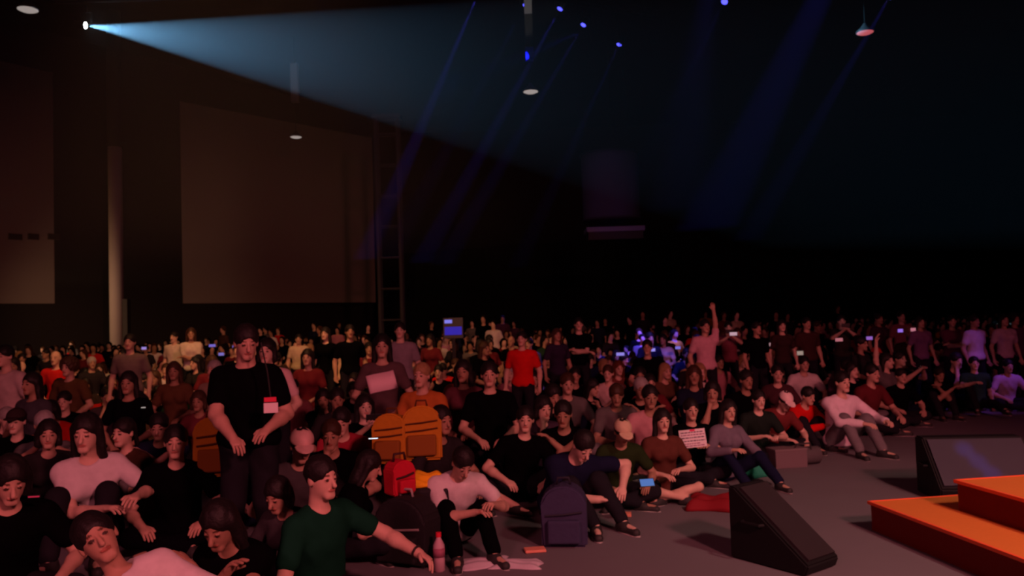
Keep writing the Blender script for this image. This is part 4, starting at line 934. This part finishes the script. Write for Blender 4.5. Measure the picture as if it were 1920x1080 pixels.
# pink sheet raised in mid crowd
c = atd(716, 716, 8.6); e = tag(empty('raised_sheet', c), 'large pale sheet raised above the heads left of the yellow backpacks', 'paper'); e.rotation_euler = (R(-20), R(-12), R(14))
bm = B(); N = 8
for k in range(N):
    x0, x1 = -.15 + .3 * k / N, -.15 + .3 * (k + 1) / N; f = lambda x: .02 * math.sin(x * 14)
    vs = [bm.verts.new(p) for p in [(x0, f(x0), -.1), (x1, f(x1), -.1), (x1, f(x1), .1), (x0, f(x0), .1)]]; bm.faces.new(vs)
bmesh.ops.remove_doubles(bm, verts=bm.verts, dist=1e-4); bmesh.ops.solidify(bm, geom=bm.faces[:], thickness=.002); fin(bm, 'sheet', mat('paper_pink', (.78, .55, .6), .7), e, smooth=True)
# backpacks
def backpack(loc, rz, W, D, Hh, label, col, dark, grp=None, band=None, tiltx=0, name='backpack'):
    e = empty(name, loc, rz); e.rotation_euler = (R(tiltx), 0, rz); tag(e, label, 'backpack', grp)
    m = mat('bag_%s' % (col,), col, .8, noise=.12, scale=30, bump=.3); md = mat('bagtrim_%s' % (dark,), dark, .7)
    bm = B(); poly = []
    for k in range(13): a = math.pi * k / 12; poly.append((math.cos(a) * W / 2, 0, Hh - W * .42 + math.sin(a) * W * .42))
    poly = [(W / 2, 0, .0)] + poly + [(-W / 2, 0, .0)]
    prism(bm, [Vector((x, -D / 2, z)) for x, y, z in poly], (0, D, 0)); bmesh.ops.bevel(bm, geom=bm.edges[:], offset=.03, segments=3, affect='EDGES', clamp_overlap=True)
    fin(bm, 'bag_body', m, e, smooth=False)
    bm = B(); box(bm, (-W * .36, -D / 2 - .05, Hh * .08), (W * .36, -D / 2 + .01, Hh * .46), .02); fin(bm, 'front_pocket', m if not band else mat('bagpocket_%s' % (band,), band, .8), e)
    for z in (.54, .68) if band else (.54,):
        bm = B(); tube(bm, [(-W * .40, -D / 2 - .004, Hh * z - .01), (0, -D / 2 - .012, Hh * z), (W * .40, -D / 2 - .004, Hh * z + .015)], .008, 6); fin(bm, 'zip', md, e)
    bm = B(); tube(bm, [(-.05, 0, Hh - .01), (-.04, 0, Hh + .04), (.04, 0, Hh + .04), (.05, 0, Hh - .01)], .01, 6); fin(bm, 'handle', md, e, smooth=True)
    for s in (-1, 1):
        bm = B(); tube(bm, [(s * W * .28, D / 2, Hh * .85), (s * W * .30, D / 2 + .06, Hh * .6), (s * W * .33, D / 2 + .05, Hh * .3), (s * W * .36, D / 2, Hh * .1)], .018, 6); fin(bm, 'strap', md, e, smooth=True)
    return e
backpack(at(1062, 1028, 0) + Vector((0, .12, 0)), R(-6), .33, .22, .44, 'navy backpack standing upright on the floor at the front edge', (.035, .035, .085), (.02, .02, .035))
YL = (.46, .20, .010); YD = (.09, .03, .006); YP = (.24, .09, .01)
for (px, py, d, wd, hh, lb, rz) in [(734, 868, 6.9, .30, .42, 'left of the two yellow backpacks side by side in mid crowd', -8), (792, 862, 6.9, .34, .46, 'right of the two yellow backpacks side by side in mid crowd', 6), (400, 893, 6.3, .28, .46, 'single yellow backpack just left of the big standing man', 14)]:
    p = atd(px, py, d); backpack(p, R(rz), wd, .18, hh, lb, YL, YD, 'yellow backpacks', YP, tiltx=-6)
backpack(atd(750, 925, 5.75), R(40), .18, .14, .24, 'small bright red backpack left of the white polo shirt', (.5, .01, .03), (.04, .01, .01))
backpack(at(762, 1062, 0) + Vector((0, .1, 0)), R(-25), .42, .24, .46, 'large black backpack with a pale curved edge left of the polo shirt', (.012, .012, .014), (.35, .3, .3))
# folded yellow cloth
def cloth(loc, rz, sx, sy, h, label, col, seed, name='folded_cloth', cat='cloth'):
    rr = random.Random(seed); bm = B(); N = 22; g_ = {}
    ph = [rr.uniform(0, 6) for _ in range(6)]
    for i in range(N + 1):
        for j in range(N + 1):
            u, v = i / N * 2 - 1, j / N * 2 - 1; r_ = max(abs(u), abs(v))
            k = 1 - r_ ** 4
            z = h * k * (.72 + .28 * math.sin(3.1 * u + 4 * v + ph[0]) * math.cos(5 * v - 2 * u + ph[1])) + .004
            g_[i, j] = bm.verts.new((u * sx * (1 + .08 * math.sin(5 * v + ph[2])), v * sy * (1 + .1 * math.sin(4 * u + ph[3])), z))
    for i in range(N):
        for j in range(N): bm.faces.new((g_[i, j], g_[i + 1, j], g_[i + 1, j + 1], g_[i, j + 1]))
    bnd = [g_[i, 0] for i in range(N + 1)] + [g_[N, j] for j in range(1, N + 1)] + [g_[i, N] for i in range(N - 1, -1, -1)] + [g_[0, j] for j in range(N - 1, 0, -1)]
    bm.faces.new(bnd[::-1])
    o = fin(bm, name, mat('%s_%s' % (name, col), col, .8, noise=.1, scale=15, bump=.3), None, loc, True); o.rotation_euler = (0, 0, rz); return tag(o, label, cat)
yb = atd(800, 908, 5.9)
bm = B(); box(bm, (-.17, -.14, 0), (.17, .14, yb.z), .03); tag(fin(bm, 'storage_case', mat('case_black', (.012, .012, .014), .6, bump=.2), None, (yb.x, yb.y, 0)), 'black case under the folded yellow cloth', 'case')
cloth((yb.x, yb.y, yb.z), R(10), .15, .12, .10, 'bright yellow folded cloth on a black case behind the polo shirt', (.85, .48, .01), 3)
cloth(at(1342, 952, 0), R(-15), .24, .16, .13, 'dark red cushion on the floor below the bare-legged woman', (.20, .006, .012), 5, 'floor_cushion', 'cushion')
p = at(1420, 892, 0); cloth(p, R(20), .14, .11, .20, 'teal green bag on the floor beside the grey hoodie', (.02, .26, .16), 8, 'soft_bag', 'bag')
# grey sports bag and pale box at the crowd's edge
p = at(1500, 872, 0); e = tag(empty('duffel_bag', p, R(12)), 'dark grey duffel bag at the front edge right of the teal bag', 'bag')
bm = B(); tube(bm, [(-.24, 0, .09), (-.21, 0, .10), (.21, 0, .10), (.24, 0, .09)], [.05, .095, .095, .05], 16); fin(bm, 'bag_body', mat('duffel_grey', (.09, .08, .085), .8, bump=.3), e, smooth=True)
bm = B(); tube(bm, [(-.1, -.06, .17), (-.08, -.08, .24), (.08, -.08, .24), (.1, -.06, .17)], .01, 6); fin(bm, 'handle', mat('duffel_strap', (.04, .04, .04), .8), e)
p = at(1496, 858, .14) ; e = tag(empty('cardboard_box', (p.x - .02, p.y + .28, 0), R(10)), 'pale box standing right behind the grey duffel bag', 'box')
bm = B(); box(bm, (-.18, -.10, 0), (.18, .10, .19), .006); fin(bm, 'carton', mat('carton_pale', (.15, .11, .12), .8), e)
bm = B(); box(bm, (-.185, -.105, .178), (.185, .105, .20), .004); fin(bm, 'lid', mat('carton_lid', (.18, .14, .145), .8), e)
# bottles
def bottle(loc, label, col, capc, s=1, grp='water bottles on the floor'):
    e = tag(empty('water_bottle', loc), label, 'bottle', grp)
    bm = B(); lathe(bm, [(.026 * s, 0), (.033 * s, .006), (.033 * s, .07 * s), (.030 * s, .085 * s), (.033 * s, .10 * s), (.033 * s, .15 * s), (.014 * s, .19 * s), (.013 * s, .20 * s)], 20); fin(bm, 'bottle_body', mat('plastic_%s' % (col,), col, .25, spec=.5), e, smooth=True)
    bm = B(); lathe(bm, [(.0345 * s, .085 * s), (.0345 * s, .135 * s)], 20); fin(bm, 'bottle_label', mat('bottle_label_%s' % (col,), (col[0] * .6, col[1] * .3, col[2] * .4), .6), e, smooth=True)
    bm = B(); lathe(bm, [(.016 * s, .197 * s), (.016 * s, .222 * s)], 16); fin(bm, 'cap', mat('bottlecap_%s' % (capc,), capc, .5), e)
bottle(at(824, 1071, 0), 'pinkish water bottle standing at the bottom left of the scattered papers', (.55, .36, .42), (.7, .02, .05), 1.15)
bottle(at(1556, 842, 0), 'small clear bottle on the floor right of the duffel bag', (.22, .2, .25), (.5, .5, .6))
# papers and a slipper-like tray on the floor
for (px, py, rz, sx, sy, lb) in [(905, 1058, 12, .19, .12, 'left of the pale crumpled papers on the floor in front'), (968, 1060, -8, .17, .10, 'right of the pale crumpled papers on the floor in front')]:
    cloth(at(px, py, 0), R(rz), sx, sy, .035, lb, (.55, .5, .56), px, 'crumpled_paper', 'paper')
p = at(1003, 1034, 0); bm = B(); box(bm, (-.075, -.05, .002), (.075, .05, .022), .008); o = tag(fin(bm, 'paper_box', mat('box_salmon', (.75, .30, .20), .7), None, p), 'small salmon-coloured flat box on the floor left of the navy backpack', 'box'); o.rotation_euler = (0, 0, R(8))
p = at(1168, 968, 0); bm = B(); box(bm, (-.07, -.04, .002), (.07, .04, .03), .008); o = tag(fin(bm, 'snack_box', mat('box_salmon'), None, p), 'small salmon-coloured box on the floor by the hunched man in navy', 'box'); o.rotation_euler = (0, 0, R(-8))
# blue phone in the hand of the hunched man in navy
h_ = H['navy2']['hands'][0]; ph_ = phone(atd(1213, 905, h_.y - .06), R(10), 'phone with a sky-blue screen held by the hunched man in navy', (.07, .28, .8), .55, tilt=-35, flip=True, w=.12, hgt=.07)
phone(atd(700, 822, 6.7), R(8), 'phone edge glowing white in front of the woman left of the yellow backpacks', (.9, .9, 1), 1.6, flip=True, w=.085, hgt=.018)
phone(atd(64, 931, 4.6), R(8), 'small red-glowing screen by the dark figure at the left edge', (1, .02, .08), .35, flip=True, w=.07, hgt=.02)
phone(atd(269, 764, 7.6), R(8), 'white-glowing phone beside the kneeling woman in black', (.9, .8, .75), .5, flip=True, w=.05, hgt=.02)
# violet and white phones glimpsed among the far heads
k = 0
for (px, py, d, col, es, wd) in [(1163, 664, 15, (.35, .3, 1), .7, .16), (1222, 656, 15, (.35, .3, 1), .8, .14), (1200, 683, 15, (.1, .08, 1), .7, .14), (1271, 652, 17, (.3, .25, 1), .6, .12), (398, 648, 18, (.3, .22, 1), .5, .16), (270, 653, 18, (.5, .35, 1), .6, .12),
                              (415, 664, 16, (.3, .25, .9), .5, .12), (440, 650, 19, (.3, .2, .9), .4, .12), (1375, 626, 14, (.8, .5, .6), .6, .14), (1447, 646, 14, (.7, .4, .45), .5, .1), (1500, 662, 11.5, (.8, .6, .5), .35, .1), (1688, 620, 14, (.4, .2, 1), .7, .1),
                              (1630, 634, 14, (.5, .2, .9), .5, .12), (1712, 618, 14, (.9, .3, .4), .5, .1), (1573, 637, 14, (.8, .25, .3), .5, .14), (1470, 626, 14.5, (.6, .3, .4), .4, .1)]:
    k += 1; p = atd(px, py, d); near = min(hp_, key=lambda q: (q[0][0] - px) ** 2 + (q[0][1] - py) ** 2)[2]
    side = 'left' if px < proj([r for r in HERO if r['key'] == near][0]['head'])[0] else 'right'
    tone = 'violet' if col[2] > .85 and col[0] > .2 else 'blue' if col[2] > .85 else 'pinkish'
    phone(p, 0, '%s %s phone screen %s of the %s' % ('wide' if wd > .13 else 'small', tone, side, near.replace('the ', '')), col, es, flip=True, w=wd, hgt=.07)
# blue display stand among the far rows
p = atd(850, 622, 18); e = tag(empty('display_stand', (p.x, p.y, 0)), 'display stand with two blue screens rising above the far crowd', 'display')
bm = B(); box(bm, (-.2, -.15, 0), (.2, .15, .04), .01); box(bm, (-.04, -.04, .04), (.04, .04, 1.3), .01); fin(bm, 'stand', M_ph, e)
bm = B(); box(bm, (-.22, -.04, 1.28), (.22, .04, 1.74), .01); fin(bm, 'housing', mat('housing_grey', (.05, .05, .07), .5), e)
for (x0, x1, z0, z1, c, s) in [(-.19, -.02, 1.62, 1.70, (.25, .25, 1), .75), (-.19, .19, 1.36, 1.54, (.03, .03, .8), .42)]:
    bm = B(); box(bm, (x0, -.046, z0), (x1, -.04, z1)); fin(bm, 'screen', mat('scr_%s' % (c,), (.02, .02, .05), .3, emit=c, es=s), e)
